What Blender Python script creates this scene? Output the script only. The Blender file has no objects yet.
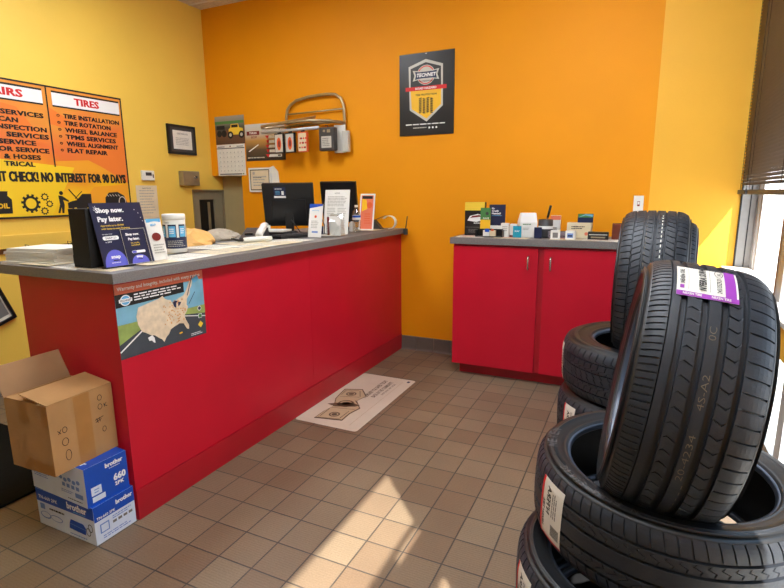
import bpy, bmesh, math, random
from mathutils import Vector, Matrix
random.seed(7)
PI = math.pi
scene = bpy.context.scene
COL = scene.collection
V = Vector

# ------------------------------------------------------------------ camera
cam_d = bpy.data.cameras.new('camera')
cam = bpy.data.objects.new('camera', cam_d); COL.objects.link(cam)
scene.camera = cam
YAW, PIT, ROL, FPX = -0.44227, 0.19245, -0.0071, 516.3
F_ = V((math.sin(YAW)*math.cos(PIT), math.cos(YAW)*math.cos(PIT), -math.sin(PIT)))
R_ = F_.cross(V((0, 0, 1))).normalized(); U_ = R_.cross(F_)
R2 = R_*math.cos(ROL)+U_*math.sin(ROL); U2 = -R_*math.sin(ROL)+U_*math.cos(ROL)
cam.matrix_world = Matrix(((R2.x, U2.x, -F_.x, 1.8194), (R2.y, U2.y, -F_.y, -1.4451), (R2.z, U2.z, -F_.z, 1.3525), (0, 0, 0, 1)))
cam_d.sensor_fit = 'HORIZONTAL'; cam_d.sensor_width = 36; cam_d.lens = 36*FPX/784
cam_d.clip_start = .02; cam_d.clip_end = 200

# ------------------------------------------------------------------ world, sun, exposure
w = bpy.data.worlds.new('sky'); scene.world = w; w.use_nodes = True
nt = w.node_tree; nt.nodes.clear()
wo = nt.nodes.new('ShaderNodeOutputWorld'); bg = nt.nodes.new('ShaderNodeBackground')
ramp = nt.nodes.new('ShaderNodeValToRGB'); tc = nt.nodes.new('ShaderNodeTexCoord'); sp = nt.nodes.new('ShaderNodeSeparateXYZ')
nt.links.new(tc.outputs['Generated'], sp.inputs[0]); nt.links.new(sp.outputs['Z'], ramp.inputs[0])
ramp.color_ramp.elements[0].position = 0.0; ramp.color_ramp.elements[0].color = (1, 1, 1, 1)
ramp.color_ramp.elements[1].position = .55; ramp.color_ramp.elements[1].color = (.42, .68, 1, 1)
nt.links.new(ramp.outputs[0], bg.inputs[0]); nt.links.new(bg.outputs[0], wo.inputs[0])
bg.inputs[1].default_value = 4.5

SUN = V((-.61, .67, -1.0)).normalized()
sd = bpy.data.lights.new('sun', 'SUN'); sd.energy = 19; sd.angle = math.radians(.6); sd.color = (1, .96, .90)
so = bpy.data.objects.new('sun', sd); COL.objects.link(so)
so.rotation_mode = 'QUATERNION'; so.rotation_quaternion = V((0, 0, -1)).rotation_difference(SUN)
so.location = (6, -6, 8)

vs = scene.view_settings
vs.view_transform = 'Standard'; vs.look = 'None'; vs.gamma = 1; vs.use_curve_mapping = False
vs.exposure = -0.06
LAMP = 24.0

# ------------------------------------------------------------------ materials
def lin(c):
    c = c/255
    return c/12.92 if c <= .04045 else ((c+.055)/1.055)**2.4
def rgb(r, g, b): return (lin(r), lin(g), lin(b), 1)
MATS = {}
def mat(name, col, rough=.6, metal=0, var=.0, vscale=20, bump=0, bscale=60, spec=.5, emit=0, coat=0):
    if name in MATS: return MATS[name]
    m = bpy.data.materials.new(name); m.use_nodes = True; n = m.node_tree; b = n.nodes['Principled BSDF']
    c = rgb(*col)
    b.inputs['Base Color'].default_value = c; b.inputs['Roughness'].default_value = rough
    b.inputs['Metallic'].default_value = metal; b.inputs['Specular IOR Level'].default_value = spec
    if coat: b.inputs['Coat Weight'].default_value = coat; b.inputs['Coat Roughness'].default_value = .15
    t = n.nodes.new('ShaderNodeTexCoord')
    if var:
        no = n.nodes.new('ShaderNodeTexNoise'); no.inputs['Scale'].default_value = vscale; no.inputs['Detail'].default_value = 5
        n.links.new(t.outputs['Object'], no.inputs[0])
        cr = n.nodes.new('ShaderNodeValToRGB')
        cr.color_ramp.elements[0].position = .3; cr.color_ramp.elements[1].position = .7
        cr.color_ramp.elements[0].color = tuple(x*(1-var) for x in c[:3])+(1,)
        cr.color_ramp.elements[1].color = tuple(min(1, x*(1+var)) for x in c[:3])+(1,)
        n.links.new(no.outputs[0], cr.inputs[0]); n.links.new(cr.outputs[0], b.inputs['Base Color'])
    if bump:
        no = n.nodes.new('ShaderNodeTexNoise'); no.inputs['Scale'].default_value = bscale
        n.links.new(t.outputs['Object'], no.inputs[0])
        bp = n.nodes.new('ShaderNodeBump'); bp.inputs['Strength'].default_value = bump; bp.inputs['Distance'].default_value = .004
        n.links.new(no.outputs[0], bp.inputs['Height']); n.links.new(bp.outputs[0], b.inputs['Normal'])
    if emit:
        b.inputs['Emission Color'].default_value = c; b.inputs['Emission Strength'].default_value = emit
    MATS[name] = m
    return m

M_orange = mat('orange wall paint', (236, 152, 0), .6, spec=.3, var=.05, vscale=1.3, bump=.15, bscale=90)
M_yellow = mat('yellow wall paint', (240, 200, 84), .55, var=.04, vscale=1.5, bump=.15, bscale=90)
M_yellow2 = mat('golden wall paint', (240, 178, 44), .55, var=.04, vscale=1.5, bump=.15, bscale=90)
M_fwall = mat('pale front wall paint', (205, 212, 222), .6, var=.03, vscale=2)
M_ceil = mat('ceiling board', (216, 205, 190), .9, var=.14, vscale=45, bump=.3, bscale=120)
M_red = mat('red laminate', (198, 14, 42), .42, spec=.4, var=.06, vscale=3, bump=.03, bscale=200)
M_redd = mat('red painted toe kick', (176, 15, 34), .4, var=.08, vscale=6)
M_grey = mat('grey speckled laminate', (118, 114, 112), .5, var=.22, vscale=220)
M_cove = mat('grey cove tile', (104, 94, 84), .45, var=.1, vscale=8)
M_alu = mat('brushed aluminium', (150, 146, 142), .42, .6, var=.05, vscale=30)
M_alud = mat('dark gasket', (40, 38, 40), .7)
M_alul = mat('light aluminium', (205, 205, 205), .4, .3, var=.04)
M_blind = mat('brown blind slat', (96, 76, 54), .45, var=.1, vscale=12)
M_black = mat('black plastic', (18, 18, 20), .35, var=.1, vscale=30)
M_blackm = mat('black matte', (16, 15, 15), .75, var=.1, vscale=30)
M_dgrey = mat('dark grey plastic', (62, 60, 60), .5, var=.08)
M_white = mat('white card', (232, 230, 224), .55, var=.03, vscale=8)
M_wpl = mat('white plastic', (228, 226, 218), .35, var=.03)
M_paper = mat('paper', (226, 222, 210), .8, var=.04, vscale=14, bump=.1, bscale=25)
M_cream = mat('cream paper', (222, 206, 172), .8, var=.06, vscale=10, bump=.1, bscale=25)
M_beige = mat('beige plaster', (176, 158, 112), .7, var=.06, vscale=4)
M_dgreen = mat('grey green steel', (140, 130, 104), .5, var=.06, vscale=5)
M_chrome = mat('satin chrome', (190, 180, 165), .25, .85, var=.06)
M_tube = mat('champagne tube metal', (176, 158, 126), .32, .75, var=.08)
M_card = mat('corrugated cardboard', (176, 132, 82), .8, var=.1, vscale=7, bump=.15, bscale=60)
M_cardi = mat('cardboard inside', (160, 122, 84), .85, var=.08, vscale=9)
M_tapeb = mat('packing tape', (168, 118, 62), .28, var=.06, vscale=15)
M_ink = mat('black ink', (24, 22, 22), .7)
M_inkg = mat('grey ink', (120, 116, 112), .7)
M_inkl = mat('light grey ink', (172, 168, 160), .7)
M_bblue = mat('royal blue print', (10, 74, 178), .4, var=.04)
M_bwhite = mat('pale carton print', (214, 224, 240), .45, var=.03)
M_inkblue = mat('pale blue print', (110, 145, 205), .5)
M_navy = mat('navy print', (32, 36, 66), .35, var=.04)
M_peri = mat('periwinkle print', (98, 100, 205), .4)
M_pw = mat('print white', (240, 240, 238), .5)
M_pyel = mat('print yellow', (236, 200, 60), .5)
M_pred = mat('print red', (214, 32, 34), .5)
M_poster = mat('satin black print', (30, 27, 25), .35, var=.15, vscale=6)
M_pgold = mat('print gold', (244, 190, 30), .45)
M_pgrey = mat('print silver', (196, 192, 182), .4, var=.06)
M_mnavy = mat('logo navy', (22, 34, 72), .4)
M_rust = mat('print orange', (224, 92, 40), .5)
M_sal = mat('print salmon', (226, 120, 90), .45)
M_road = mat('print asphalt', (62, 70, 78), .5, var=.12, vscale=14)
M_pgrass = mat('print grass', (150, 170, 90), .5, var=.25, vscale=14)
M_psky = mat('print sky', (120, 176, 200), .5, var=.15, vscale=10)
M_land = mat('print land', (226, 206, 176), .5, var=.12, vscale=40)
M_landd = mat('print land dots', (214, 160, 104), .5, var=.12, vscale=60)
M_teal = mat('teal card', (24, 148, 176), .4)
M_lblue = mat('light blue print', (96, 176, 220), .4)
M_purple = mat('purple print', (150, 62, 168), .4, var=.06)
M_sick = mat('sticker white', (224, 220, 208), .5, var=.03)
M_maroon = mat('maroon print', (120, 30, 30), .45)
M_green = mat('green print', (70, 128, 66), .5)
M_leather = mat('brown leather', (106, 44, 22), .45, var=.15, vscale=25, bump=.2)
M_brass = mat('brown trim', (132, 86, 44), .5)
M_manila = mat('manila paper', (214, 166, 96), .65, var=.12, vscale=12, bump=.3, bscale=16)
M_cloth = mat('grey cloth', (158, 148, 132), .9, var=.14, vscale=14, bump=.4, bscale=60)
M_mat = mat('black rubber', (12, 12, 11), .9, var=.2, vscale=40, bump=.3, spec=.15)
M_conc = mat('outdoor concrete', (205, 200, 190), .9, var=.06, vscale=2)
M_silver = mat('steel box', (160, 148, 122), .35, .6, var=.08)
M_rubT = mat('tread rubber', (38, 42, 49), .5, var=.12, vscale=18, bump=.12, bscale=140, spec=.45)
M_rubS = mat('sidewall rubber', (28, 30, 33), .42, var=.12, vscale=14, bump=.06, bscale=90)
M_rubI = mat('inner liner rubber', (18, 18, 20), .6, var=.1, vscale=10)
M_bead = mat('bead rubber', (70, 80, 96), .3, var=.1, vscale=12)
M_emb = mat('embossed rubber', (74, 74, 76), .5)
M_chalk = mat('yellowed chalk mark', (112, 102, 86), .8)
M_bw = mat('clear bottle', (214, 220, 222), .15, var=.0)

def glass_mat(name, tint=(1, 1, 1, 1), gl=.08):
    m = bpy.data.materials.new(name); m.use_nodes = True; n = m.node_tree; n.nodes.clear()
    o = n.nodes.new('ShaderNodeOutputMaterial'); mx = n.nodes.new('ShaderNodeMixShader')
    tr = n.nodes.new('ShaderNodeBsdfTransparent'); g = n.nodes.new('ShaderNodeBsdfGlossy')
    tr.inputs[0].default_value = tint; g.inputs['Roughness'].default_value = .03; mx.inputs[0].default_value = gl
    n.links.new(tr.outputs[0], mx.inputs[1]); n.links.new(g.outputs[0], mx.inputs[2]); n.links.new(mx.outputs[0], o.inputs[0])
    return m
M_glass = glass_mat('window glass'); M_clear = glass_mat('clear acrylic', (.9, .93, .93, 1), .18)

def gradient_mat(name, stops, axis, lo, hi, rough=.5, noise=.0, nscale=4):
    """printed colour blend across an object axis"""
    m = bpy.data.materials.new(name); m.use_nodes = True; n = m.node_tree; b = n.nodes['Principled BSDF']
    t = n.nodes.new('ShaderNodeTexCoord'); s = n.nodes.new('ShaderNodeSeparateXYZ'); mr = n.nodes.new('ShaderNodeMapRange')
    mr.inputs['From Min'].default_value = lo; mr.inputs['From Max'].default_value = hi
    n.links.new(t.outputs['Object'], s.inputs[0])
    cr = n.nodes.new('ShaderNodeValToRGB')
    while len(cr.color_ramp.elements) < len(stops): cr.color_ramp.elements.new(.5)
    for e, (p_, c) in zip(cr.color_ramp.elements, stops): e.position = p_; e.color = rgb(*c)
    src = s.outputs[axis]
    if noise:
        no = n.nodes.new('ShaderNodeTexVoronoi'); no.inputs['Scale'].default_value = nscale
        n.links.new(t.outputs['Object'], no.inputs[0])
        ma = n.nodes.new('ShaderNodeMath'); ma.operation = 'MULTIPLY_ADD'; ma.inputs[1].default_value = noise
        n.links.new(no.outputs['Distance'], ma.inputs[0]); n.links.new(src, ma.inputs[2]); src = ma.outputs[0]
    n.links.new(src, mr.inputs[0]); n.links.new(mr.outputs[0], cr.inputs[0]); n.links.new(cr.outputs[0], b.inputs['Base Color'])
    b.inputs['Roughness'].default_value = rough
    return m

def tile_mat():
    m = bpy.data.materials.new('quarry tile floor'); m.use_nodes = True; n = m.node_tree; b = n.nodes['Principled BSDF']
    t = n.nodes.new('ShaderNodeTexCoord')
    br = n.nodes.new('ShaderNodeTexBrick'); br.offset = 0; br.squash = 1
    br.inputs['Scale'].default_value = 1; br.inputs['Brick Width'].default_value = .157; br.inputs['Row Height'].default_value = .157
    br.inputs['Mortar Size'].default_value = .0032; br.inputs['Mortar Smooth'].default_value = .25
    br.inputs['Bias'].default_value = 0
    br.inputs['Color1'].default_value = rgb(134, 116, 92); br.inputs['Color2'].default_value = rgb(120, 98, 76)
    br.inputs['Mortar'].default_value = rgb(70, 64, 56)
    n.links.new(t.outputs['Object'], br.inputs['Vector'])
    no = n.nodes.new('ShaderNodeTexNoise'); no.inputs['Scale'].default_value = 1.6; no.inputs['Detail'].default_value = 6
    n.links.new(t.outputs['Object'], no.inputs[0])
    cr = n.nodes.new('ShaderNodeValToRGB'); cr.color_ramp.elements[0].position = .35; cr.color_ramp.elements[1].position = .68
    cr.color_ramp.elements[0].color = (.80, .80, .82, 1); cr.color_ramp.elements[1].color = (1.0, 1.0, 1.0, 1)
    n.links.new(no.outputs[0], cr.inputs[0])
    mx = n.nodes.new('ShaderNodeMix'); mx.data_type = 'RGBA'; mx.blend_type = 'MULTIPLY'; mx.inputs[0].default_value = 1
    n.links.new(br.outputs['Color'], mx.inputs[6]); n.links.new(cr.outputs[0], mx.inputs[7])
    # fine speckle
    n2 = n.nodes.new('ShaderNodeTexNoise'); n2.inputs['Scale'].default_value = 160
    n.links.new(t.outputs['Object'], n2.inputs[0])
    c2 = n.nodes.new('ShaderNodeValToRGB'); c2.color_ramp.elements[0].position = .3; c2.color_ramp.elements[1].position = .7
    c2.color_ramp.elements[0].color = (.86, .86, .86, 1); c2.color_ramp.elements[1].color = (1.1, 1.1, 1.1, 1)
    n.links.new(n2.outputs[0], c2.inputs[0])
    m2 = n.nodes.new('ShaderNodeMix'); m2.data_type = 'RGBA'; m2.blend_type = 'MULTIPLY'; m2.inputs[0].default_value = 1
    n.links.new(mx.outputs[2], m2.inputs[6]); n.links.new(c2.outputs[0], m2.inputs[7])
    n.links.new(m2.outputs[2], b.inputs['Base Color'])
    b.inputs['Roughness'].default_value = .48; b.inputs['Specular IOR Level'].default_value = .5
    # low ribs on each tile plus sunken joints
    wv = n.nodes.new('ShaderNodeTexWave'); wv.inputs['Scale'].default_value = 28; wv.bands_direction = 'Y'
    n.links.new(t.outputs['Object'], wv.inputs[0])
    ma = n.nodes.new('ShaderNodeMath'); ma.operation = 'MULTIPLY'; ma.inputs[1].default_value = .12
    n.links.new(wv.outputs['Fac'], ma.inputs[0])
    inv = n.nodes.new('ShaderNodeMath'); inv.operation = 'SUBTRACT'; n.links.new(ma.outputs[0], inv.inputs[0]); n.links.new(br.outputs['Fac'], inv.inputs[1])
    bp = n.nodes.new('ShaderNodeBump'); bp.inputs['Strength'].default_value = .6; bp.inputs['Distance'].default_value = .004
    n.links.new(inv.outputs[0], bp.inputs['Height']); n.links.new(bp.outputs[0], b.inputs['Normal'])
    return m

# ------------------------------------------------------------------ mesh builder
_TX = {}
def glyphs(s, bold):
    k = (s, bold)
    if k not in _TX:
        cu = bpy.data.curves.new('t', 'FONT'); cu.body = s; cu.size = 1; cu.offset = bold; cu.resolution_u = 2; cu.space_character = 1+bold*1.6
        cu.dimensions = '2D'; cu.fill_mode = 'BOTH'
        ob = bpy.data.objects.new('t', cu); COL.objects.link(ob)
        dg = bpy.context.evaluated_depsgraph_get(); dg.update()
        me = bpy.data.meshes.new_from_object(ob.evaluated_get(dg))
        vsx = [(v.co.x, v.co.y) for v in me.vertices]; fs = [tuple(p_.vertices) for p_ in me.polygons]
        bpy.data.objects.remove(ob); bpy.data.meshes.remove(me); bpy.data.curves.remove(cu)
        x0 = min(v[0] for v in vsx); x1 = max(v[0] for v in vsx); y0 = min(v[1] for v in vsx); y1 = max(v[1] for v in vsx)
        _TX[k] = ([((x-x0)/(x1-x0), (y-y0)/(y1-y0)) for x, y in vsx], fs, (x1-x0)/(y1-y0))
    return _TX[k]

class MB:
    def __init__(s): s.v = []; s.f = []; s.mi = []; s.sm = []; s.mats = []; s.cur = None
    def m(s, material):
        if material not in s.mats: s.mats.append(material)
        s.cur = s.mats.index(material); return s
    def add(s, vs_, fs, smooth=False, material=None):
        if material: s.m(material)
        if s.cur is None: s.cur = 0
        k = len(s.v); s.v += [tuple(q) for q in vs_]
        for f in fs: s.f.append(tuple(i+k for i in f)); s.mi.append(s.cur); s.sm.append(smooth)
        return s
    def box(s, x0, x1, y0, y1, z0, z1, material=None, rot=0, c=None, bevel=0):
        if bevel:
            bm = bmesh.new(); bmesh.ops.create_cube(bm, size=1)
            for q in bm.verts: q.co = V(((x0+x1)/2+q.co.x*(x1-x0), (y0+y1)/2+q.co.y*(y1-y0), (z0+z1)/2+q.co.z*(z1-z0)))
            bmesh.ops.bevel(bm, geom=bm.edges[:], offset=bevel, segments=2, affect='EDGES', profile=.6)
            bm.verts.index_update(); vv = [tuple(q.co) for q in bm.verts]; ff = [tuple(q.index for q in f.verts) for f in bm.faces]; bm.free()
        else:
            vv = [(x, y, z) for z in (z0, z1) for y in (y0, y1) for x in (x0, x1)]
            ff = [(0, 2, 3, 1), (4, 5, 7, 6), (0, 1, 5, 4), (2, 6, 7, 3), (0, 4, 6, 2), (1, 3, 7, 5)]
        if rot:
            cx, cy = c if c else ((x0+x1)/2, (y0+y1)/2); ca, sa = math.cos(rot), math.sin(rot)
            vv = [(cx+(x-cx)*ca-(y-cy)*sa, cy+(x-cx)*sa+(y-cy)*ca, z) for x, y, z in vv]
        return s.add(vv, ff, False, material)
    def hexa(s, p8, material=None):
        """8 corners: bottom loop of 4 then top loop of 4"""
        return s.add(p8, [(3, 2, 1, 0), (4, 5, 6, 7), (0, 1, 5, 4), (1, 2, 6, 5), (2, 3, 7, 6), (3, 0, 4, 7)], False, material)
    def lathe(s, prof, n=32, material=None, ax=(0, 0, 0), smooth=True, cap=True):
        k = len(prof); vv = []; ff = []
        for i in range(n):
            a = 2*PI*i/n
            for r, z in prof: vv.append((ax[0]+r*math.cos(a), ax[1]+r*math.sin(a), ax[2]+z))
        for i in range(n):
            j = (i+1) % n
            for q in range(k-1): ff.append((i*k+q, j*k+q, j*k+q+1, i*k+q+1))
        if cap:
            if prof[0][0] > 1e-4: ff.append(tuple(i*k for i in reversed(range(n))))
            if prof[-1][0] > 1e-4: ff.append(tuple(i*k+k-1 for i in range(n)))
        return s.add(vv, ff, smooth, material)
    def tube(s, pts, r, n=10, material=None, closed=False, flat=1.0):
        pts = [V(q) for q in pts]; N = len(pts); vv = []; ff = []
        up = V((0, 0, 1)); prev = None
        for i, q in enumerate(pts):
            a = pts[(i-1) % N] if (closed or i > 0) else q; b = pts[(i+1) % N] if (closed or i < N-1) else q
            d = (b-a).normalized()
            if prev is None:
                x = d.cross(up)
                if x.length < .1: x = d.cross(V((1, 0, 0)))
                x.normalize()
            else: x = (prev-d*prev.dot(d)).normalized()
            prev = x; y = d.cross(x)
            for k in range(n):
                t = 2*PI*k/n; vv.append(q+x*(math.cos(t)*r)+y*(math.sin(t)*r*flat))
        for i in range(N if closed else N-1):
            j = (i+1) % N
            for k in range(n): ff.append((i*n+k, i*n+(k+1) % n, j*n+(k+1) % n, j*n+k))
        if not closed: ff.append(tuple(reversed(range(n)))); ff.append(tuple((N-1)*n+k for k in range(n)))
        return s.add(vv, ff, True, material)
    def prism(s, poly, n, depth, material=None):
        """poly: 3d points, extruded by vector n*depth"""
        P_ = [V(q) for q in poly]; d = V(n)*depth; k = len(P_)
        vv = P_+[q+d for q in P_]
        ff = [tuple(reversed(range(k))), tuple(range(k, 2*k))]+[(i, (i+1) % k, (i+1) % k+k, i+k) for i in range(k)]
        return s.add(vv, ff, False, material)
    def build(s, name, parent=None, loc=None, rot=None, origin=None):
        me = bpy.data.meshes.new(name)
        vv = s.v
        if origin is not None: vv = [(a-origin[0], b-origin[1], c-origin[2]) for a, b, c in vv]
        me.from_pydata(vv, [], s.f)
        for q in s.mats: me.materials.append(q)
        me.polygons.foreach_set('material_index', s.mi); me.polygons.foreach_set('use_smooth', s.sm)
        me.update()
        o = bpy.data.objects.new(name, me); COL.objects.link(o)
        if parent: o.parent = parent
        if origin is not None: o.location = origin
        if loc is not None: o.location = loc
        if rot is not None: o.rotation_euler = rot
        return o

class Art(MB):
    """flat print on a surface: origin, right, up; layers stand a fraction of a millimetre proud"""
    def __init__(s, O=(0, 0, 0), u=(1, 0, 0), v=(0, 0, 1), mapf=None):
        super().__init__(); s.O = V(O); s.u = V(u).normalized(); s.vv = V(v).normalized(); s.n = s.u.cross(s.vv); s.mapf = mapf
    def P(s, x, y, l):
        if s.mapf: return s.mapf(x, y, .0005*l)
        return s.O+s.u*x+s.vv*y+s.n*(.0005*l)
    def poly(s, pts, material, l=1): return s.add([s.P(x, y, l) for x, y in pts], [tuple(range(len(pts)))], False, material)
    def rect(s, x0, y0, x1, y1, material, l=1, seg=1):
        if seg == 1: return s.poly([(x0, y0), (x1, y0), (x1, y1), (x0, y1)], material, l)
        for i in range(seg):
            a = y0+(y1-y0)*i/seg; b = y0+(y1-y0)*(i+1)/seg; s.poly([(x0, a), (x1, a), (x1, b), (x0, b)], material, l)
        return s
    def disc(s, x, y, r, material, l=1, n=24, ry=None, a0=0, a1=2*PI):
        ry = r if ry is None else ry
        k = n if a1-a0 < 6.28 else n-1
        return s.poly([(x+r*math.cos(a0+(a1-a0)*i/k if k != n-1 else 2*PI*i/n), y+ry*math.sin(a0+(a1-a0)*i/k if k != n-1 else 2*PI*i/n)) for i in range(n+(k == n))], material, l)
    def ring(s, x, y, r, t, material, l=1, n=24, ry=None):
        ry = r if ry is None else ry
        for i in range(n):
            a, b = 2*PI*i/n, 2*PI*(i+1)/n
            s.poly([(x+r*math.cos(a), y+ry*math.sin(a)), (x+r*math.cos(b), y+ry*math.sin(b)), (x+(r-t)*math.cos(b), y+(ry-t)*math.sin(b)), (x+(r-t)*math.cos(a), y+(ry-t)*math.sin(a))], material, l)
        return s
    def frame(s, x0, y0, x1, y1, t, material, l=1):
        s.rect(x0, y0, x1, y0+t, material, l); s.rect(x0, y1-t, x1, y1, material, l)
        s.rect(x0, y0+t, x0+t, y1-t, material, l); s.rect(x1-t, y0+t, x1, y1-t, material, l); return s
    def line(s, a, b, t, material, l=1):
        d = V((b[0]-a[0], b[1]-a[1])); p_ = V((-d.y, d.x)).normalized()*t/2
        return s.poly([(a[0]-p_.x, a[1]-p_.y), (b[0]-p_.x, b[1]-p_.y), (b[0]+p_.x, b[1]+p_.y), (a[0]+p_.x, a[1]+p_.y)], material, l)
    def text(s, t, x, y, w_, h, material, l=2, bold=.02, rot=0, anchor='l', slant=0):
        """fit string in a box w_ x h with lower-left at x,y (anchor r: lower-right; w_=None keeps letter shape)"""
        heavy = bold >= .045
        vs_, fs, asp = glyphs(t, .03 if heavy else bold)
        if w_ is None: w_ = h*asp
        if anchor == 'r': x -= w_
        if anchor == 'c': x -= w_/2
        ca, sa = math.cos(rot), math.sin(rot); out = []
        for a, b in vs_:
            X = a*w_+b*h*slant; Y = b*h; out.append(s.P(x+X*ca-Y*sa, y+X*sa+Y*ca, l))
        s.add(out, fs, False, material)
        if heavy and not rot:
            for q, dx in enumerate((-1, 1)):
                d = dx*h*bold*.55
                s.add([s.P(x+a*w_+b*h*slant+d, y+b*h, l+.15*(q+1)) for a, b in vs_], fs, False, material)
        return s
    def bars(s, x0, y0, x1, y1, n, material, l=1, fill=.45, ragged=.25):
        """lines of print too small to read"""
        st = (y1-y0)/n
        for i in range(n):
            a = x0; e = x1-(x1-x0)*random.random()*ragged; y = y1-st*(i+.75)
            while a < e-1e-6:
                b = min(e, a+(x1-x0)*random.uniform(.06, .2)); s.rect(a, y, b, y+st*fill, material, l); a = b+(x1-x0)*.025
        return s

def tag(o, label, cat, group=None):
    o['label'] = label; o['category'] = cat
    if group: o['group'] = group
    return o
def thing(name, label, cat, loc=(0, 0, 0), rz=0, group=None, rot=None):
    o = bpy.data.objects.new(name, None); COL.objects.link(o); o.location = loc
    o.rotation_euler = rot if rot else (0, 0, rz); o.empty_display_size = .05
    return tag(o, label, cat, group)
def struct(o): o['kind'] = 'structure'; return o

# =================================================================== THE ROOM
XL, XR, YB, YF, ZC = -2.075, 2.41, 2.59, -3.4, 3.07
o = MB().m(tile_mat()).box(-2.6, XR+.12, YF-.1, YB+.3, -.06, 0).build('floor'); struct(o)
b = MB().box(XL-.3, XR+.12, YF-.1, YB+.3, ZC, ZC+.08, M_ceil)
for y in (-2.43, -1.21, 0.01, 1.23, 2.45): b.box(XL, XR, y-.012, y+.012, ZC-.004, ZC, M_wpl)
for x in (-1.46, -.24, .98, 2.2): b.box(x-.012, x+.012, YF, YB, ZC-.004, ZC, M_wpl)
struct(b.build('ceiling'))
# back wall: orange with a low niche at its left end
b = MB().box(-1.70, 1.877, YB, YB+.14, 0, ZC, M_orange)
b.box(XL-.12, -1.70, YB, YB+.14, 1.54, ZC, M_orange)
struct(b.build('wall_back'))
b = MB().box(XL-.12, -1.56, YB+.14, YB+.2, 0, 1.7, M_beige)
struct(b.build('wall_niche'))
struct(MB().box(1.877, XR+.12, YB, YB+.14, 0, ZC, M_yellow2).build('wall_corner'))
b = MB().box(XL-.12, XL, YF, 2.31, 0, ZC, M_yellow)
b.box(XL-.12, XL, 2.31, YB+.14, 1.402, ZC, M_yellow)
struct(b.build('wall_left'))
struct(MB().box(XL, XR, YF-.12, YF, 0, ZC, M_fwall).build('wall_front'))
# base tiles
def base_tiles(name, p0, p1, n, depth, h, off=0):
    b = MB().m(M_cove); p0 = V(p0); p1 = V(p1); d = (p1-p0); L = d.length; d.normalize(); a = off
    while a < L-1e-4:
        e = min(L, a+.157) if a > 0 or off == 0 else a+.157
        q0 = p0+d*(max(0, a)+.002); q1 = p0+d*(e-.002)
        if e-max(0, a) > .01:
            nn = V(n)
            prof = [(0.0, 0), (depth*1.9, 0), (depth*1.2, .01), (depth, .025), (depth, h-.004), (depth*.6, h), (0.0, h)]
            A = [q0+nn*x+V((0, 0, z)) for x, z in prof]; B = [q1+nn*x+V((0, 0, z)) for x, z in prof]; k = len(prof)
            b.add(A+B, [tuple(reversed(range(k))), tuple(range(k, 2*k))]+[(i, (i+1) % k, (i+1) % k+k, i+k) for i in range(k)])
        a = max(0, a) if False else a+.157
    return b.build(name)
struct(base_tiles('baseboard_back', (1.877, YB, 0), (-1.70, YB, 0), (0, -1, 0), .009, .122, 0))
struct(base_tiles('baseboard_left', (XL, 2.30, 0), (XL, -3.3, 0), (1, 0, 0), .009, .122, 0))
struct(base_tiles('baseboard_corner', (XR, YB, 0), (1.877, YB, 0), (0, -1, 0), .009, .122, 0))

# right wall: far storefront bay with blinds, then a solid pier with a high window
b = MB().box(XR, XR+.12, -.75, YB-.001, 2.72, ZC, M_yellow2)
b.box(XR, XR+.12, -1.12, -.75, 0, ZC, M_yellow2)
b.box(XR, XR+.12, YF, -1.12, 0, 1.77, M_yellow2)
b.box(XR, XR+.12, YF, -1.12, 2.86, ZC, M_yellow2)
b.box(XR, XR+.12, YF, -2.30, 1.77, 2.86, M_yellow2)
struct(b.build('wall_right'))
# far window
win = bpy.data.objects.new('window_1', None); COL.objects.link(win); win.location = (XR, 1.0, 0); struct(win)
def wpart(name, mb, parent=win): o = mb.build(name, parent); o.matrix_parent_inverse = Matrix.Translation(-V(parent.location)); return o
f = MB()
f.box(XR+.006, XR+.088, 2.570, 2.5885, .04, 2.72, M_alu); f.box(XR-.001, XR+.006, 2.566, 2.5885, .04, 2.72, M_alud); f.box(XR+.05, XR+.056, 2.567, 2.571, .04, 2.72, M_alud)
f.box(XR+.088, XR+.12, 2.50, 2.5885, .04, 2.72, M_alul); f.box(XR+.095, XR+.115, 2.44, 2.50, .04, 2.72, M_alul)
f.box(XR+.08, XR+.12, -.75, 2.50, 2.64, 2.72, M_alu); f.box(XR+.08, XR+.12, -.75, 2.50, 0, .08, M_alu)
f.box(XR+.08, XR+.118, -.75, 2.44, .70, .80, M_alu)
wpart('window_frame', f)
for y in (1.30, .20):
    f = MB().box(XR+.0, XR+.12, y, y+.10, .866, 2.66, M_alu); f.box(XR-.002, XR+.08, y+.10, y+.118, .866, 2.66, M_brass)
    f.box(XR+.08, XR+.12, y, y+.10, .08, .70, M_alul)
    wpart('mullion', f)
f = MB()
for y0, y1 in ((1.40, 2.44), (.30, 1.30), (-.75, .20)):
    f.box(XR+.102, XR+.107, y0, y1, .80, 2.64, M_glass); f.box(XR+.102, XR+.107, y0, y1, .08, .70, M_glass)
wpart('pane', f)
f = MB().box(XR-.06, XR+.08, -.75, 2.56, .72, .845, M_yellow2); f.box(XR-.07, XR+.08, -.75, 2.56, .845, .865, M_wpl)
f.box(XR-.03, XR+.03, -.75, 2.56, .69, .72, M_alud)
struct(f.build('trim_1'))
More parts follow.
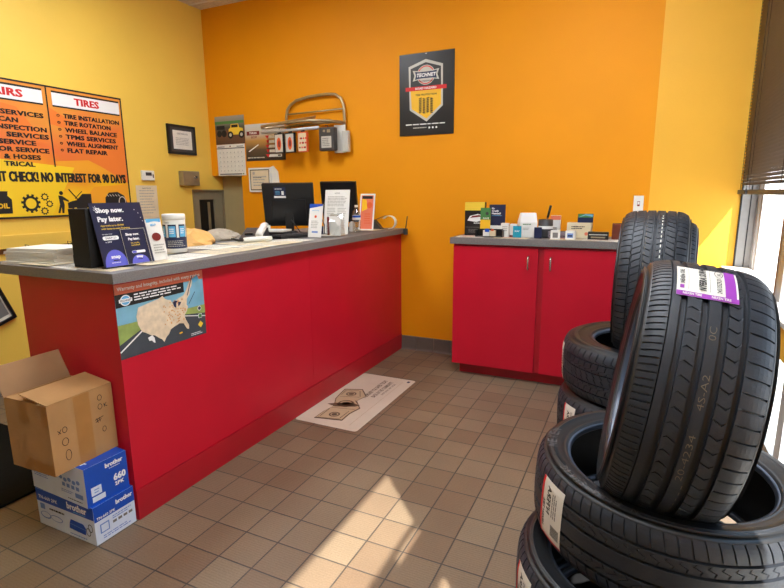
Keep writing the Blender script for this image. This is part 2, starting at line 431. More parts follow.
# high window in the pier
win2 = bpy.data.objects.new('window_2', None); COL.objects.link(win2); win2.location = (XR, -1.6, 1.77); struct(win2)
f = MB(); x0, x1 = XR-.008, XR  # unseen boards added to cut the sunlight into the floor patch
f.box(x0, x1, -2.30, -1.06, 2.625, 2.90, M_alu); f.box(x0, x1, -2.30, -1.12, 2.165, 2.20, M_alu); f.box(x0, x1, -2.30, -1.13, 1.84, 2.115, M_alu)
f.box(x0, x1, -2.30, -1.335, 2.115, 2.165, M_alu); f.box(x0, x1, -2.30, -1.2, 1.77, 1.84, M_alu); f.box(x0, x1, -1.125, -1.06, 1.75, 2.625, M_alu)
wpart('window_frame', f, win2)
wpart('pane', MB().box(XR+.10, XR+.105, -2.30, -1.12, 1.77, 2.86, M_glass), win2)
bl = thing('window_blind', 'narrow open-slat blind high in the pier window beside the viewer', 'blind', (XR+.03, -1.72, 2.74))
f = MB(); z = -.02; ca, sa = math.cos(math.radians(57)), math.sin(math.radians(57))
while z > -.50:
    f.hexa([(-.009*ca, -.55, z-.009*sa), (.009*ca, -.55, z+.009*sa), (.009*ca, .55, z+.009*sa), (-.009*ca, .55, z-.009*sa), (-.009*ca, -.55, z-.009*sa+.001), (.009*ca, -.55, z+.009*sa+.001), (.009*ca, .55, z+.009*sa+.001), (-.009*ca, .55, z-.009*sa+.001)], M_wpl); z -= .017
f.build('slats', bl)
MB().box(-.012, .012, -.56, .56, -.008, .005, M_wpl).build('head_rail', bl)
# ground outdoors
struct(MB().box(XR+.12, 40, -30, 30, -.2, -.1, M_conc).build('ground'))

# blinds over the far window
bl = thing('venetian_blind', 'dark brown slatted venetian blind, half lowered over the window on the right', 'blind', (2.404, .9, 1.345))
y0, y1 = -1.62, 1.655
sl = MB(); z = .05; ci = math.radians(-36)
while z < 1.50:
    w2 = .0125; vv = []
    for s_ in (-1, -.5, 0, .5, 1):
        cx = s_*w2*math.cos(ci); cz = s_*w2*math.sin(ci)+(1-s_*s_)*.0022
        vv += [(cx, y0, z+cz), (cx, y1, z+cz)]
    k = [(2*i, 2*i+1, 2*i+3, 2*i+2) for i in range(4)]
    sl.add(vv+[(a, b_, c-.0009) for a, b_, c in vv], k+[tuple(q+10 for q in reversed(f_)) for f_ in k], False, M_blind)
    z += .0195
sl.build('slats', bl)
MB().box(-.02, .02, y0-.01, y1+.012, -.012, .014, M_dgrey, bevel=.004).build('bottom_rail', bl)
MB().box(-.028, .028, y0-.01, y1+.01, 1.50, 1.545, M_dgrey).build('head_rail', bl)
for yy in (y1-.06, y1-.36, .55, .0, -.6, -1.2):
    MB().tube([(-.016, yy, 0), (-.016, yy, 1.5)], .0012, 5, M_blackm).build('ladder_cord', bl)
MB().tube([(-.03, y1-.36, 1.5), (-.03, y1-.36, .02)], .0015, 5, M_blackm).lathe([(.001, 0), (.007, .002), (.008, .02), (.003, .034)], 10, M_dgrey, ax=(-.03, y1-.36, -.014)).build('pull_cord', bl)

# ceiling lights out of view, added to brighten the room
M_dif = mat('lit diffuser', (240, 247, 255), .6, emit=LAMP)
for x, y, lab in ((-.85, .75, 'unseen ceiling light panel added above the reception counter'), (1.45, .75, 'unseen ceiling light panel added above the tyre stacks'), (1.45, -.75, 'unseen ceiling light panel added above the place of the viewer')):
    t = thing('added_ceiling_light', lab, 'ceiling light', (x, y, ZC), group='added ceiling lights')
    fr = MB(); fr.box(-.3, .3, -.6, -.57, -.03, 0, M_wpl); fr.box(-.3, .3, .57, .6, -.03, 0, M_wpl); fr.box(-.3, -.27, -.57, .57, -.03, 0, M_wpl); fr.box(.27, .3, -.57, .57, -.03, 0, M_wpl)
    fr.build('frame', t); MB().box(-.27, .27, -.57, .57, -.02, -.012, M_dif).build('diffuser', t)
# =================================================================== COUNTER
t = thing('reception_counter', 'long red reception counter with grey laminate top running to the back wall', 'counter', (-.3, 1.2, 0))
def W(mb, name, par, lab=None):
    """mesh given in room coordinates, linked under a thing that may be turned"""
    inv = (Matrix.Translation(par.location) @ par.rotation_euler.to_matrix().to_4x4()).inverted()
    mb.v = [tuple(inv @ V(q)) for q in mb.v]
    o = mb.build(name, par)
    if lab: o['label'] = lab
    return o
b = MB().box(-.607, .0, -.128, -.112, .0, 1.018, M_red); W(b, 'end_panel', t)
b = MB()
for a, c in ((-.112, 1.205), (1.2065, 2.588)): b.box(-.018, .0, a, c, .135, 1.018, M_red)
W(b, 'front_panel', t)
W(MB().box(-.018, .005, -.1275, 2.588, 0, .133, M_redd), 'kick_board', t)
W(MB().box(-.60, -.585, -.11, 2.588, .0, 1.018, M_redd), 'back_panel', t)
b = MB().box(-.80, .040, -.154, 2.589, 1.020, 1.061, M_grey, bevel=.002); W(b, 'worktop', t)

# map print taped on the front
mp = Art((.0015, -.128, .707), (0, 1, 0), (0, 0, 1))
MW, MH = .455, .303
mp.rect(0, 0, MW, MH, M_road, 0); mp.add([mp.P(x, y, -2) for x, y in ((0, 0), (MW, 0), (MW, MH), (0, MH))], [(0, 1, 2, 3)])
mp.rect(0, .14, MW, MH-.03, M_psky, 1); mp.poly([(0, .06), (0, .14), (MW, .14), (MW, .10), (.3, .12), (.12, .11)], M_pgrass, 2)
mp.line((0, .03), (.14, .115), .006, M_pw, 2); mp.line((.33, .11), (MW, .085), .004, M_pw, 2)
mp.rect(0, MH-.04, MW, MH, M_sal, 3); mp.text('Warranty and Integrity, included with every service', .012, MH-.031, MW-.03, .02, M_pw, 4, .02)
mp.poly([(0, .21), (.34, .218), (.34, MH-.04), (0, MH-.04)], M_ink, 3); mp.bars(.085, .225, .325, .258, 3, M_pw, 4)
mp.disc(.045, .236, .024, M_pw, 4, ry=.022); mp.disc(.045, .236, .020, M_lblue, 5, ry=.018); mp.rect(.015, .229, .075, .243, M_pw, 6); mp.text('TECHNET', .018, .232, .054, .008, M_mnavy, 7)
us = [(.098, .196), (.15, .205), (.2, .213), (.222, .222), (.232, .208), (.245, .2), (.262, .197), (.27, .178), (.285, .188), (.31, .198), (.335, .205), (.352, .225), (.372, .262), (.39, .27), (.384, .24), (.372, .225), (.37, .205), (.352, .185), (.348, .16), (.355, .148), (.345, .128), (.33, .112), (.338, .09), (.352, .064), (.35, .045), (.338, .05), (.322, .078), (.3, .083), (.27, .075), (.25, .068), (.238, .05), (.222, .038), (.21, .02), (.2, .035), (.185, .045), (.165, .062), (.148, .066), (.12, .085), (.105, .092), (.09, .125), (.086, .16)]
mp.poly(us, M_land, 5)
random.seed(3)
for i in range(70):
    x = .22+random.random()*.12; y = .09+random.random()*.1
    mp.disc(x, y, .0035, M_landd, 6, 6)
mp.poly([(.272, .183), (.285, .19), (.3, .184), (.29, .178), (.288, .155), (.276, .165)], M_mnavy, 7); mp.poly([(.3, .18), (.318, .178), (.312, .168), (.3, .16)], M_mnavy, 7)
mp.poly([(.385, .27), (.42, .285), (.43, .262), (.4, .25)], M_lblue, 6)
mp.line((.355, .2), (.39, .285), .004, M_mnavy, 7); mp.line((.36, .16), (.4, .21), .003, M_mnavy, 7)
mp.poly([(.13, .06), (.152, .066), (.162, .052), (.165, .03), (.157, .032), (.148, .044), (.135, .045)], M_pw, 6)
mp.poly([(.293, .04), (.31, .043), (.312, .037), (.296, .034)], M_pgold, 6)
mp.disc(.42, .128, .012, M_pw, 6, 8); mp.disc(.42, .128, .009, M_mnavy, 7, 8)
mp.rect(.41, .082, .432, .102, M_pw, 6); mp.rect(.412, .084, .430, .100, M_green, 7)
mp.poly([(.42, .036), (.436, .052), (.42, .068), (.404, .052)], M_pyel, 6); mp.bars(.36, .008, .43, .022, 2, M_pw, 6)
tag(mp.build('map_poster', origin=(.0, .1, .85)), 'printed road map poster with salmon banner taped to the near end of the counter front', 'poster')

# =================================================================== CABINET on the right
t = thing('storage_cabinet', 'red two-door base cabinet with grey laminate top against the back wall', 'cabinet', (1.24, 2.36, 0))
x0, x1, yf = .615, 1.872, 2.15
b = MB().box(x0, x1, yf+.018, YB-.012, .085, .992, M_redd); W(b, 'carcass', t)
W(MB().box(x0+.04, x1, yf+.075, yf+.095, 0, .085, M_redd), 'kick_board', t)
W(MB().box(x0-.02, x1, yf-.02, YB-.002, .992, 1.037, M_grey, bevel=.002), 'worktop', t)
for k, (a, c, hx) in enumerate(((x0+.002, 1.222, 1.158), (1.262, 1.868, 1.308))):
    d = W(MB().box(a, c, yf, yf+.018, .087, .978, M_red, bevel=.002), 'door', t)
    h = MB().tube([(hx, yf+.003, .832), (hx, yf-.024, .834), (hx, yf-.028, .842), (hx, yf-.028, .908), (hx, yf-.024, .916), (hx, yf+.003, .918)], .006, 8, M_chrome, flat=1.2)
    inv = Matrix.Translation(-t.location); h.v = [tuple(inv@V(q)) for q in h.v]; h.build('handle', d)

# =================================================================== FLOOR MAT STICKER, RUBBER MAT
fm = Art((.008, .972, .0022), (0, -1, 0), (1, 0, 0))   # x runs towards the viewer (negative), y to the right
fm = Art((.008, .972, .0008), (1, 0, 0), (0, 1, 0))
MAT_ = mat('floor decal', (206, 196, 176), .4, var=.06, vscale=4)
r = .02; pts = []
for cx, cy, a0 in ((.43-r, r, -90), (.43-r, .9-r, 0), (r, .9-r, 90), (r, r, 180)):
    for k in range(5): a = math.radians(a0+k*22.5); pts.append((cx+r*math.cos(a), cy+r*math.sin(a)))
fm.poly(pts, MAT_, 1); fm.prism([fm.P(x, y, 0) for x, y in pts], (0, 0, -1), .0006)
INKB = mat('brown print', (92, 76, 58), .5); INKB2 = mat('tan print', (186, 166, 132), .5)
# creased banknote
ou = [(.10, .06), (.28, .095), (.275, .20), (.295, .30), (.215, .40), (.235, .50), (.15, .60), (.03, .555), (.045, .46), (.06, .38), (.115, .27), (.10, .17)]
fm.poly(ou, INKB, 2); cx = sum(p[0] for p in ou)/12; cy = sum(p[1] for p in ou)/12
fm.poly([(cx+(x-cx)*.92, cy+(y-cy)*.95) for x, y in ou], INKB2, 3)
for (x, y, r_) in ((.19, .155, .035), (.12, .49, .036)): fm.ring(x, y, r_, .010, INKB, 4); fm.disc(x, y, r_*.55, INKB, 4, 14)
fm.ring(.17, .33, .055, .012, INKB, 4, 20); fm.disc(.17, .33, .03, INKB, 4, 12); fm.poly([(.06, .28), (.13, .26), (.25, .31), (.27, .34), (.2, .36), (.1, .31)], INKB, 4)
for a, c in (((.115, .08), (.255, .11)), ((.12, .24), (.27, .27)), ((.24, .36), (.20, .40)), ((.05, .53), (.14, .565)), ((.07, .42), (.2, .46)), ((.12, .1), (.115, .22)), ((.25, .12), (.25, .23)), ((.065, .45), (.055, .53)), ((.2, .47), (.15, .56))): fm.line(a, c, .005, INKB, 4)
fm.text('THE MONEY YOU SAVED TODAY', .245, .46, .36, .034, INKB, 2, .03, rot=PI/2)
fm.text('BACK IN THE COMMUNITY', .295, .50, .31, .032, INKB, 2, .03, rot=PI/2)
fm.text('SHOP LOCAL  BUY LOCAL', .325, .56, .22, .016, INKB, 2, .02, rot=PI/2)
fm.rect(.35, .06, .353, .84, INKB2, 2); fm.rect(.38, .84, .40, .87, M_mnavy, 2)
tag(fm.build('floor_decal', origin=(.22, 1.42, 0)), 'cream floor decal printed with a creased banknote, lying beside the counter', 'floor mat')
tag(MB().box(-1.56, -.625, -1.5, .17, .0005, .012, M_mat, bevel=.004).build('rubber_mat', origin=(-1.1, -.6, 0)), 'black rubber mat on the floor behind the stacked cartons', 'mat')

# =================================================================== BOXES by the counter end
def ink_art(O, u, v): return Art(O, u, v)
def toner(loc, rz, label, upper):
    t = thing('toner_carton', label, 'box', loc, rz, 'toner cartons')
    L, D, H = .36, .178, .163
    MB().box(-L/2, L/2, -D/2, D/2, 0, H, M_bwhite if not upper else M_bwhite).build('carton', t)
    a = Art((-L/2, -D/2-.0004, 0), (1, 0, 0), (0, 0, 1))      # face towards the camera-left
    if upper:
        a.bars(.02, .10, .10, .125, 2, M_inkg, 1); a.text('BK', .03, .122, .02, .014, M_ink, 1); a.bars(.11, .12, .2, .135, 1, M_ink, 1); a.bars(.02, .06, .13, .085, 3, M_inkblue, 1)
        for k in range(5): a.disc(.205+.028*k, .098-.006*(k % 2), .012, M_inkblue, 1, 10, ry=.009)
        for k in range(4): a.rect(.21+.03*k, .062, .23+.03*k, .078, M_inkblue, 1)
        a.bars(.2, .035, .28, .05, 2, M_inkblue, 1); a.rect(.29, .03, .34, .05, M_inkblue, 1); a.bars(.24, .012, .34, .02, 1, M_ink, 1)
    else:
        a.rect(0, .108, L, H, M_bblue, 1); a.text('TN-660 2PK', .015, .122, .125, .016, M_pw, 2, .03)
        a.text('brother', .2, .122, .12, .03, M_pw, 2, .05); a.bars(.235, .112, .32, .119, 1, M_lblue, 2)
        a.disc(.05, .05, .035, M_inkblue, 1, 16, ry=.016); a.disc(.05, .052, .029, M_bwhite, 2, 16, ry=.012); a.rect(.02, .075, .05, .10, M_inkblue, 1)
        a.bars(.08, .078, .18, .095, 1, M_ink, 1); a.disc(.12, .05, .04, M_inkblue, 1, 16, ry=.014); a.disc(.12, .05, .036, M_bwhite, 2, 16, ry=.011)
        a.poly([(.2, .035), (.3, .03), (.305, .06), (.29, .075), (.215, .078), (.205, .06)], M_bblue, 2); a.line((.205, .058), (.305, .052), .003, M_inkblue, 3)
        for k in range(2): a.ring(.32+.014*k, .05+.02*k, .014, .003, M_ink, 3, 14, ry=.018)
        a.bars(.2, .008, .33, .018, 1, M_inkblue, 1)
    a.build('side_print', t)
    a = Art((L/2+.0004, -D/2, 0), (0, 1, 0), (0, 0, 1))
    if upper:
        a.rect(0, 0, D, H, M_bblue, 1); a.text('brother', .085, .128, .075, .02, M_pw, 2, .05); a.bars(.1, .118, .155, .124, 1, M_pw, 2)
        a.text('660', .115, .058, .052, .03, M_pw, 2, .05); a.text('2PK', .118, .036, .04, .016, M_pw, 2, .04)
        a.rect(.02, .04, .062, .075, M_bwhite, 2); a.rect(.022, .012, .075, .034, M_bwhite, 2); a.bars(.032, .046, .055, .068, 2, M_inkblue, 3)
    else:
        a.rect(0, .098, D, H, M_bblue, 1); a.text('brother', .095, .126, .075, .02, M_pw, 2, .05); a.text('TN-660 2PK', .01, .103, .08, .012, M_pw, 2, .03)
        a.rect(.02, .04, .06, .08, M_inkblue, 1); a.rect(.025, .045, .055, .075, M_bwhite, 2)
        for k in range(4): a.rect(.075+.024*k, .055, .092+.024*k, .066, M_inkg, 1)
        a.bars(.075, .072, .165, .09, 2, M_inkblue, 1); a.bars(.03, .012, .165, .03, 2, M_inkblue, 1)
    a.build('end_print', t)
    a = Art((-L/2, -D/2, H+.0004), (1, 0, 0), (0, 1, 0)); a.rect(0, 0, L, D, M_bblue, 0)
    if upper: a.text('brother', .2, .015, .13, .03, M_pw, 1, .05)
    a.build('top_print', t)
toner((-.185, -.225, 0), 0, 'lower toner carton, white with a blue top band, on the floor by the counter', False)
toner((-.195, -.228, .1635), math.radians(-2), 'upper toner carton with solid blue end reading 660, under the cardboard box', True)
ct = thing('cardboard_box', 'opened brown cardboard box with taped seams and pen scribbles, on top of the toner cartons', 'box', (-.188, -.270, .3280), math.radians(2.0))
L, D, H = .245, .265, .275
b = MB().m(M_card); th = .004
b.box(-L/2, L/2, -D/2, -D/2+th, 0, H); b.box(-L/2, L/2, D/2-th, D/2, 0, H); b.box(-L/2, -L/2+th, -D/2+th, D/2-th, 0, H); b.box(L/2-th, L/2, -D/2+th, D/2-th, 0, H); b.box(-L/2+th, L/2-th, -D/2+th, D/2-th, 0, th)
b.build('body', ct)
def flap(p0, p1, d, w_, m1=M_card, tp=.0):
    p0, p1, d = V(p0), V(p1), V(d).normalized(); e = (p1-p0).normalized(); q = MB().m(m1)
    a = [p0, p1, p1+d*w_-e*tp, p0+d*w_+e*tp]; n = e.cross(d).normalized()*.0035
    return q.hexa([x for x in a]+[x+n for x in a])
# right flap closed over the top, its loose edge slightly lifted
flap((L/2, -D/2, H+.001), (L/2, D/2, H+.001), (-1, 0, .16), L*.62).build('flap', ct)
flap((-L/2, D/2, H), (-L/2, -D/2, H), (-.30, .0, .60), L*.50, M_cardi).build('flap', ct)
flap((-L/2+.01, -D/2, H), (L/2-.06, -D/2, H), (0, 1, .02), D*.3, M_card, .03).build('flap', ct)
a = Art((-L/2, -D/2-.0004, 0), (1, 0, 0), (0, 0, 1))
a.rect(0, .215, .2, H, M_tapeb, 1) if False else None
a.rect(.085, .195, .13, H, M_tapeb, 1); a.rect(.08, 0, .13, .05, M_tapeb, 1); a.rect(.21, .20, L, H, M_tapeb, 1); a.rect(.14, 0, L, .045, M_tapeb, 1)
a.build('tape', ct)
a = Art((L/2+.0004, -D/2, 0), (0, 1, 0), (0, 0, 1)); a.rect(.10, 0, .165, H, M_tapeb, 1)
for (x, y, rx, ry) in ((.055, .165, .010, .012), (.052, .118, .013, .016), (.058, .062, .012, .022), (.207, .235, .010, .012), (.205, .198, .010, .012), (.213, .10, .009, .012)):
    a.ring(x, y, rx, .0022, M_ink, 2, 18, ry=ry)
for p_, q_ in (((.028, .17), (.04, .155)), ((.03, .155), (.042, .172)), ((.223, .206), (.224, .19)), ((.234, .206), (.224, .197)), ((.224, .197), (.236, .19)), ((.178, .15), (.215, .155)), ((.18, .14), (.205, .147)), ((.185, .155), (.19, .135)), ((.197, .155), (.199, .137))): a.line(p_, q_, .0025, M_ink, 2)
a.build('pen_marks', ct)
a = Art((L/2-.10, -D/2, H+.004), (1, 0, -.16), (0, 1, 0)); a.rect(.0, .10, .0985, .165, M_tapeb, 1); a.build('tape', ct)
# =================================================================== TYRES
def tyre_meshes(R, W_, rb, nblk, grooves, ribs, sub=5, drop=.012, gd=.007):
    """returns builders: tread, sidewall, liner. grooves: [(centre, halfwidth)] in fractions of W; ribs(a)->(sipe depth, shear)"""
    A = .445*W_; h = R-rb
    def crown(a):
        f = abs(a)/A; return R-.004*f*f-drop*f**7
    pa = []   # (axial, radius, isgroove)
    gs = sorted((c*W_, hw*W_) for c, hw in grooves)
    edges = [-A]
    for c, hw in gs: edges += [c-hw, c+hw]
    edges.append(A)
    for i in range(0, len(edges)-1):
        a, c = edges[i], edges[i+1]
        if i % 2 == 0:
            n = max(3, int((c-a)/.007))
            for k in range(n+1): q = a+(c-a)*k/n; pa.append((q, crown(q), 0))
        else:
            pa.append((a+.0012, crown(a)-gd, 1)); pa.append((c-.0012, crown(c)-gd, 1))
    fr = [0, .035, .11, .145, .5, .535, .61, .645] if sub == 8 else [0, .035, .11, .145, .57]
    N = nblk*len(fr); vv = []; ff = []; K = len(pa)
    for j in range(nblk):
        for fi, f in enumerate(fr):
            for a, r, g in pa:
                dep, sh = ribs(a/W_)
                th = 2*PI*(j+f+sh)/nblk
                rr = r-(dep if (fi in (1, 2) and not g) else (dep*.8 if sub == 8 and fi in (5, 6) and a/W_ < -.26 and not g else 0))
                vv.append((rr*math.cos(th), rr*math.sin(th), a))
    for i in range(N):
        j = (i+1) % N
        for k in range(K-1): ff.append((i*K+k, j*K+k, j*K+k+1, i*K+k+1))
    tread = MB().add(vv, ff, False, M_rubT)
    side = MB(); rs = crown(A)
    for s in (1, -1):
        prof = [(.455, rs-.001), (.470, rs-.010), (.486, rs-.024), (.495, rb+.72*h), (.5, rb+.6*h), (.5, rb+.56*h), (.506, rb+.55*h), (.506, rb+.53*h), (.499, rb+.52*h), (.492, rb+.36*h), (.478, rb+.24*h), (.470, rb+.2*h), (.474, rb+.18*h), (.470, rb+.14*h), (.445, rb+.10*h)]
        pr = [(.444, rs-.0005)]+prof
        vv = []; n = 120
        for i in range(n):
            t_ = 2*PI*i/n
            for a, r in pr: vv.append((r*math.cos(t_), r*math.sin(t_), s*a*W_))
        K = len(pr); ff = []
        for i in range(n):
            j = (i+1) % n
            for k in range(K-1):
                q = (i*K+k, j*K+k, j*K+k+1, i*K+k+1); ff.append(q if s > 0 else tuple(reversed(q)))
        side.add(vv, ff, True, M_rubS)
    bead = MB()
    for s in (1, -1):
        pr = [(.445, rb+.10*h), (.435, rb+.03*h), (.42, rb+.004), (.395, rb), (.37, rb+.003), (.36, rb+.012), (.38, rb+.12*h)]
        vv = []; n = 96
        for i in range(n):
            t_ = 2*PI*i/n
            for a, r in pr: vv.append((r*math.cos(t_), r*math.sin(t_), s*a*W_))
        K = len(pr); ff = []
        for i in range(n):
            j = (i+1) % n
            for k in range(K-1):
                q = (i*K+k, j*K+k, j*K+k+1, i*K+k+1); ff.append(q if s > 0 else tuple(reversed(q)))
        bead.add(vv, ff, True, M_bead)
    pr = [(-.38, rb+.12*h), (-.44, rb+.35*h), (-.465, rb+.6*h), (-.44, R-.045), (-.36, R-.028), (0, R-.022), (.36, R-.028), (.44, R-.045), (.465, rb+.6*h), (.44, rb+.35*h), (.38, rb+.12*h)]
    lin_ = MB(); vv = []; n = 96; K = len(pr); ff = []
    for i in range(n):
        t_ = 2*PI*i/n
        for a, r in pr: vv.append((r*math.cos(t_), r*math.sin(t_), a*W_))
    for i in range(n):
        j = (i+1) % n
        for k in range(K-1): ff.append((i*K+k, i*K+k+1, j*K+k+1, j*K+k))
    lin_.add(vv, ff, True, M_rubI)
    return [('tread', tread), ('sidewall', side), ('bead', bead), ('inner_liner', lin_)], crown

def side_text(s, R, W_, rb, txt, r0, h_, ang, s_side=1, span=None):
    """letters moulded round the sidewall"""
    n = len(txt); mb = MB(); w_ = h_*.8
    for k, ch in enumerate(txt):
        if ch == ' ': continue
        th = ang-(k-n/2)*w_/r0*1.15; er = V((math.cos(th), math.sin(th), 0)); et = V((math.sin(th), -math.cos(th), 0))
        vs_, fs, asp = glyphs(ch, .02)
        mb.add([er*(r0+(b-.5)*h_)+et*((a-.5)*w_*.85)+V((0, 0, s_side*(W_*.5+.0022))) for a, b in vs_], fs, False, M_emb)
    return mb

def sport(f):
    if f < -.27: return (.0045, .30*(abs(f)-.27)/.17)
    if f > .27: return (.0045, -.30*(f-.27)/.17)
    if -.27 <= f < -.165: return (.003 if f > -.24 else 0, 0.0+5*(f+.2))
    if .165 <= f <= .27: return (.003 if f < .235 else 0, 5*(f-.2))
    if abs(f) < .05: return (0, 0)
    return (.003 if abs(f) > .085 else 0, 4.0*abs(f))
def dtread(f):
    if f < -.29: return (.0042 if f < -.30 else 0, .10*(abs(f)-.29)/.15)
    if f > .27: return (.0048, .12*(f-.27)/.17)
    if -.29 <= f < -.20: return (0, 0)
    if -.17 < f < -.055: return (.0036 if f < -.085 else 0, 4.5*(f+.1))
    if .06 < f < .2: return (.0036 if .12 < f < .19 else 0, 4*(f-.12))
    return (0, 0)
def touring(f):
    g = abs(f)
    if g > .30: return (.0055, 1.2*(g-.30))
    if g > .17: return (.005, 2.0*f)
    if g > .05: return (.0045, -3.0*f)
    return (.004, 4*f)
def winter(f):
    g = abs(f)
    if g > .30: return (.006, .5*(g-.30))
    if g > .16: return (.0055, 4.5*(g-.16))
    if g > .03: return (.0055, -4.5*(g-.10)+.5)
    return (.0, 0)
S1 = dict(R=.323, W_=.219, rb=.234); S2 = dict(R=.302, W_=.254, rb=.205); S3 = dict(R=.330, W_=.236, rb=.192); S4 = dict(R=.300, W_=.250, rb=.19)
K1 = tyre_meshes(S1['R'], S1['W_'], S1['rb'], 76, [(-.26, .018), (-.105, .02), (.105, .02), (.26, .018)], sport)
K2 = tyre_meshes(S2['R'], S2['W_'], S2['rb'], 62, [(-.295, .005), (-.20, .026), (-.045, .028), (.095, .028), (.24, .022)], dtread, gd=.0085, sub=8)
K3 = tyre_meshes(S3['R'], S3['W_'], S3['rb'], 62, [(-.28, .014), (-.10, .014), (.10, .014), (.28, .014)], touring)
K4 = tyre_meshes(S4['R'], S4['W_'], S4['rb'], 70, [(-.29, .012), (-.145, .016), (0, .014), (.145, .016), (.29, .012)], winter)
def new_tyre(kit, label, group, loc, mtx=None):
    t = thing('tyre', label, 'tyre', loc, group=group)
    if mtx is not None: t.rotation_euler = mtx.to_euler()
    for nme, mb in kit[0]:
        mb.build(nme, t)
    return t
def copy_thing(root, label, loc, mtx=None, group=None):
    r = root.copy(); COL.objects.link(r); r.location = loc; r['label'] = label
    if group: r['group'] = group
    if mtx is not None: r.rotation_euler = mtx.to_euler()
    for ch in list(root.children):
        if ch.get('own'): continue
        c = ch.copy(); COL.objects.link(c); c.parent = r
    return r
def axis_matrix(ax, spin=0):
    z = V(ax).normalized(); q = V((0, 0, 1)).rotation_difference(z).to_matrix()
    return q @ Matrix.Rotation(spin, 3, 'Z')
def wrap(kit, S):
    cr = kit[1]
    return lambda x, y, l: ((cr(x)+.001+l)*math.cos(y/S['R']), (cr(x)+.001+l)*math.sin(y/S['R']), x)

# stack nearest the viewer
GA, GB = 'tyres of the near stack', 'tyres of the far stack'
a3 = new_tyre(K1, 'topmost tyre lying on the near stack, holding the leaning tyre in its hole', GA, (1.930, -.02, .5565), axis_matrix((.03, -.015, 1), .3))
a2 = copy_thing(a3, 'middle tyre lying in the near stack, shifted towards the viewer', (1.905, -.11, .3345), axis_matrix((.0, -.01, 1), 1.2))
a1 = copy_thing(a3, 'bottom tyre lying on the floor in the near stack', (1.912, -.08, .1113), axis_matrix((0, 0, 1), 2.2))
o = side_text(0, S1['R'], S1['W_'], S1['rb'], 'N FERA SUR4G', .285, .02, PI*1.2).build('sidewall_lettering', a3)
o = side_text(0, S1['R'], S1['W_'], S1['rb'], 'NEXEN', .285, .026, PI*.9).build('sidewall_lettering', a3)

def label_art(par, kit, S, ang, x0, x1, wd, col=M_purple):
    """paper sticker wrapped round the tread: long side runs round the tyre"""
    a = Art(mapf=(lambda f_: (lambda x, y, l: f_(x, y+ang*S['R'], l)))(wrap(kit, S)))
    for i in range(10): a.rect(x0+(x1-x0)*i/10, 0, x0+(x1-x0)*(i+1)/10, wd, M_sick, 2, seg=8)
    return a
def bottom_label(par, kit, S, ang, wd, two=M_pred):
    W_ = S['W_']; x0, x1 = -.36*W_, .36*W_
    a = label_art(par, kit, S, ang, x0, x1, wd)
    for i in range(10): a.rect(x0+(x1-x0)*i/10, 0, x0+(x1-x0)*(i+1)/10, wd*.10, two, 4, seg=1)
    a.rect(x0, wd*.12, x0+.006, wd, two, 3, seg=10)
    random.seed(5)
    for k in range(10): a.rect(x0+.02, wd-.04+k*.0034, x0+.05, wd-.04+k*.0034+.0018, M_ink, 3)
    a.text('NEXEN TIRE', x0+.025, .012, .075, .010, M_ink, 3, .03)
    a.text("N'FERA", x0+.07, .03, .075, .018, M_ink, 3, .03); a.bars(x0+.07, .052, x1-.02, .075, 3, M_inkg, 3)
    o = a.build('paper_label', par); o['label'] = 'white paper label with bar code'; o['own'] = 1; return o
vdir = lambda x, y: math.atan2(y, x)
def local_angle(t, wx, wy):
    m = t.rotation_euler.to_matrix().inverted(); q = m @ (V((wx, wy, 0))); return math.atan2(q.y, q.x)
bottom_label(a3, K1, S1, local_angle(a3, -.80, -.60)-.13, .095)
bottom_label(a2, K1, S1, local_angle(a2, -.88, -.45)-.1, .09)
bottom_label(a1, K1, S1, local_angle(a1, -.8, -.6)-.1, .09)

# leaning tyre
DAX = V((.985, .02, -.135))
dt = new_tyre(K2, 'big wide tyre standing in the near stack with a purple and white paper label', None, (1.932, -.065, .884), axis_matrix(DAX))
# angle of the point that faces the camera
def facing(t, wd=(0, -1, 0)):
    m = t.rotation_euler.to_matrix().inverted(); q = m @ V(wd); return math.atan2(q.y, q.x)
fa = facing(dt, (0, -1, 0)); up = facing(dt, (0, 0, 1)); sg = 1 if math.sin(up-fa) > 0 else -1
# local axial coordinate x grows to the viewer's right; y must grow upward
a = Art(mapf=lambda x, y, l: wrap(K2, S2)(x, (fa*S2['R']+sg*y), l))
LX0, LX1, LY0, LY1 = -.067, .047, .298, .418
a.rect(LX0, LY0, LX1, LY1, M_sick, 1, seg=12)
a.rect(LX0, LY0, LX1, LY0+.014, M_purple, 3); a.rect(LX1-.024, LY0, LX1-.004, LY1, M_purple, 3, seg=12)
a.text('NEXEN TIRE', LX0+.012, LY0+.003, .035, .007, M_sick, 4, .03); a.text('NEXEN TIRE', LX0+.065, LY0+.003, .035, .007, M_sick, 4, .03)
a.rect(LX0+.006, LY0+.022, LX0+.014, LY0+.034, M_purple, 3)
a.text('NEXEN TIRE', LX0+.015, LY0+.040, .062, .009, M_ink, 3, .03, rot=PI/2)
a.text("N'FERA SUR4G", LX0+.056, LY0+.022, .098, .015, M_ink, 3, .04, rot=PI/2, slant=.2)
a.text('245/35ZR20', LX0+.084, LY0+.022, .056, .009, M_ink, 3, .01, rot=PI/2); a.ring(LX0+.080, LY0+.10, .008, .0012, M_ink, 3, 18, ry=.018); a.text('XL', LX0+.084, LY0+.09, .018, .007, M_ink, 3, .01, rot=PI/2)
a.rect(LX0+.022, LY0+.02, LX0+.0228, LY1-.01, M_inkg, 3, seg=8); a.rect(LX0+.062, LY0+.02, LX0+.0628, LY1-.01, M_inkg, 3, seg=8)
o = a.build('paper_label', dt); o['label'] = 'white paper label with purple border'; o['own'] = 1
a = Art(mapf=lambda x, y, l: wrap(K2, S2)(x, (fa*S2['R']+sg*y), l))
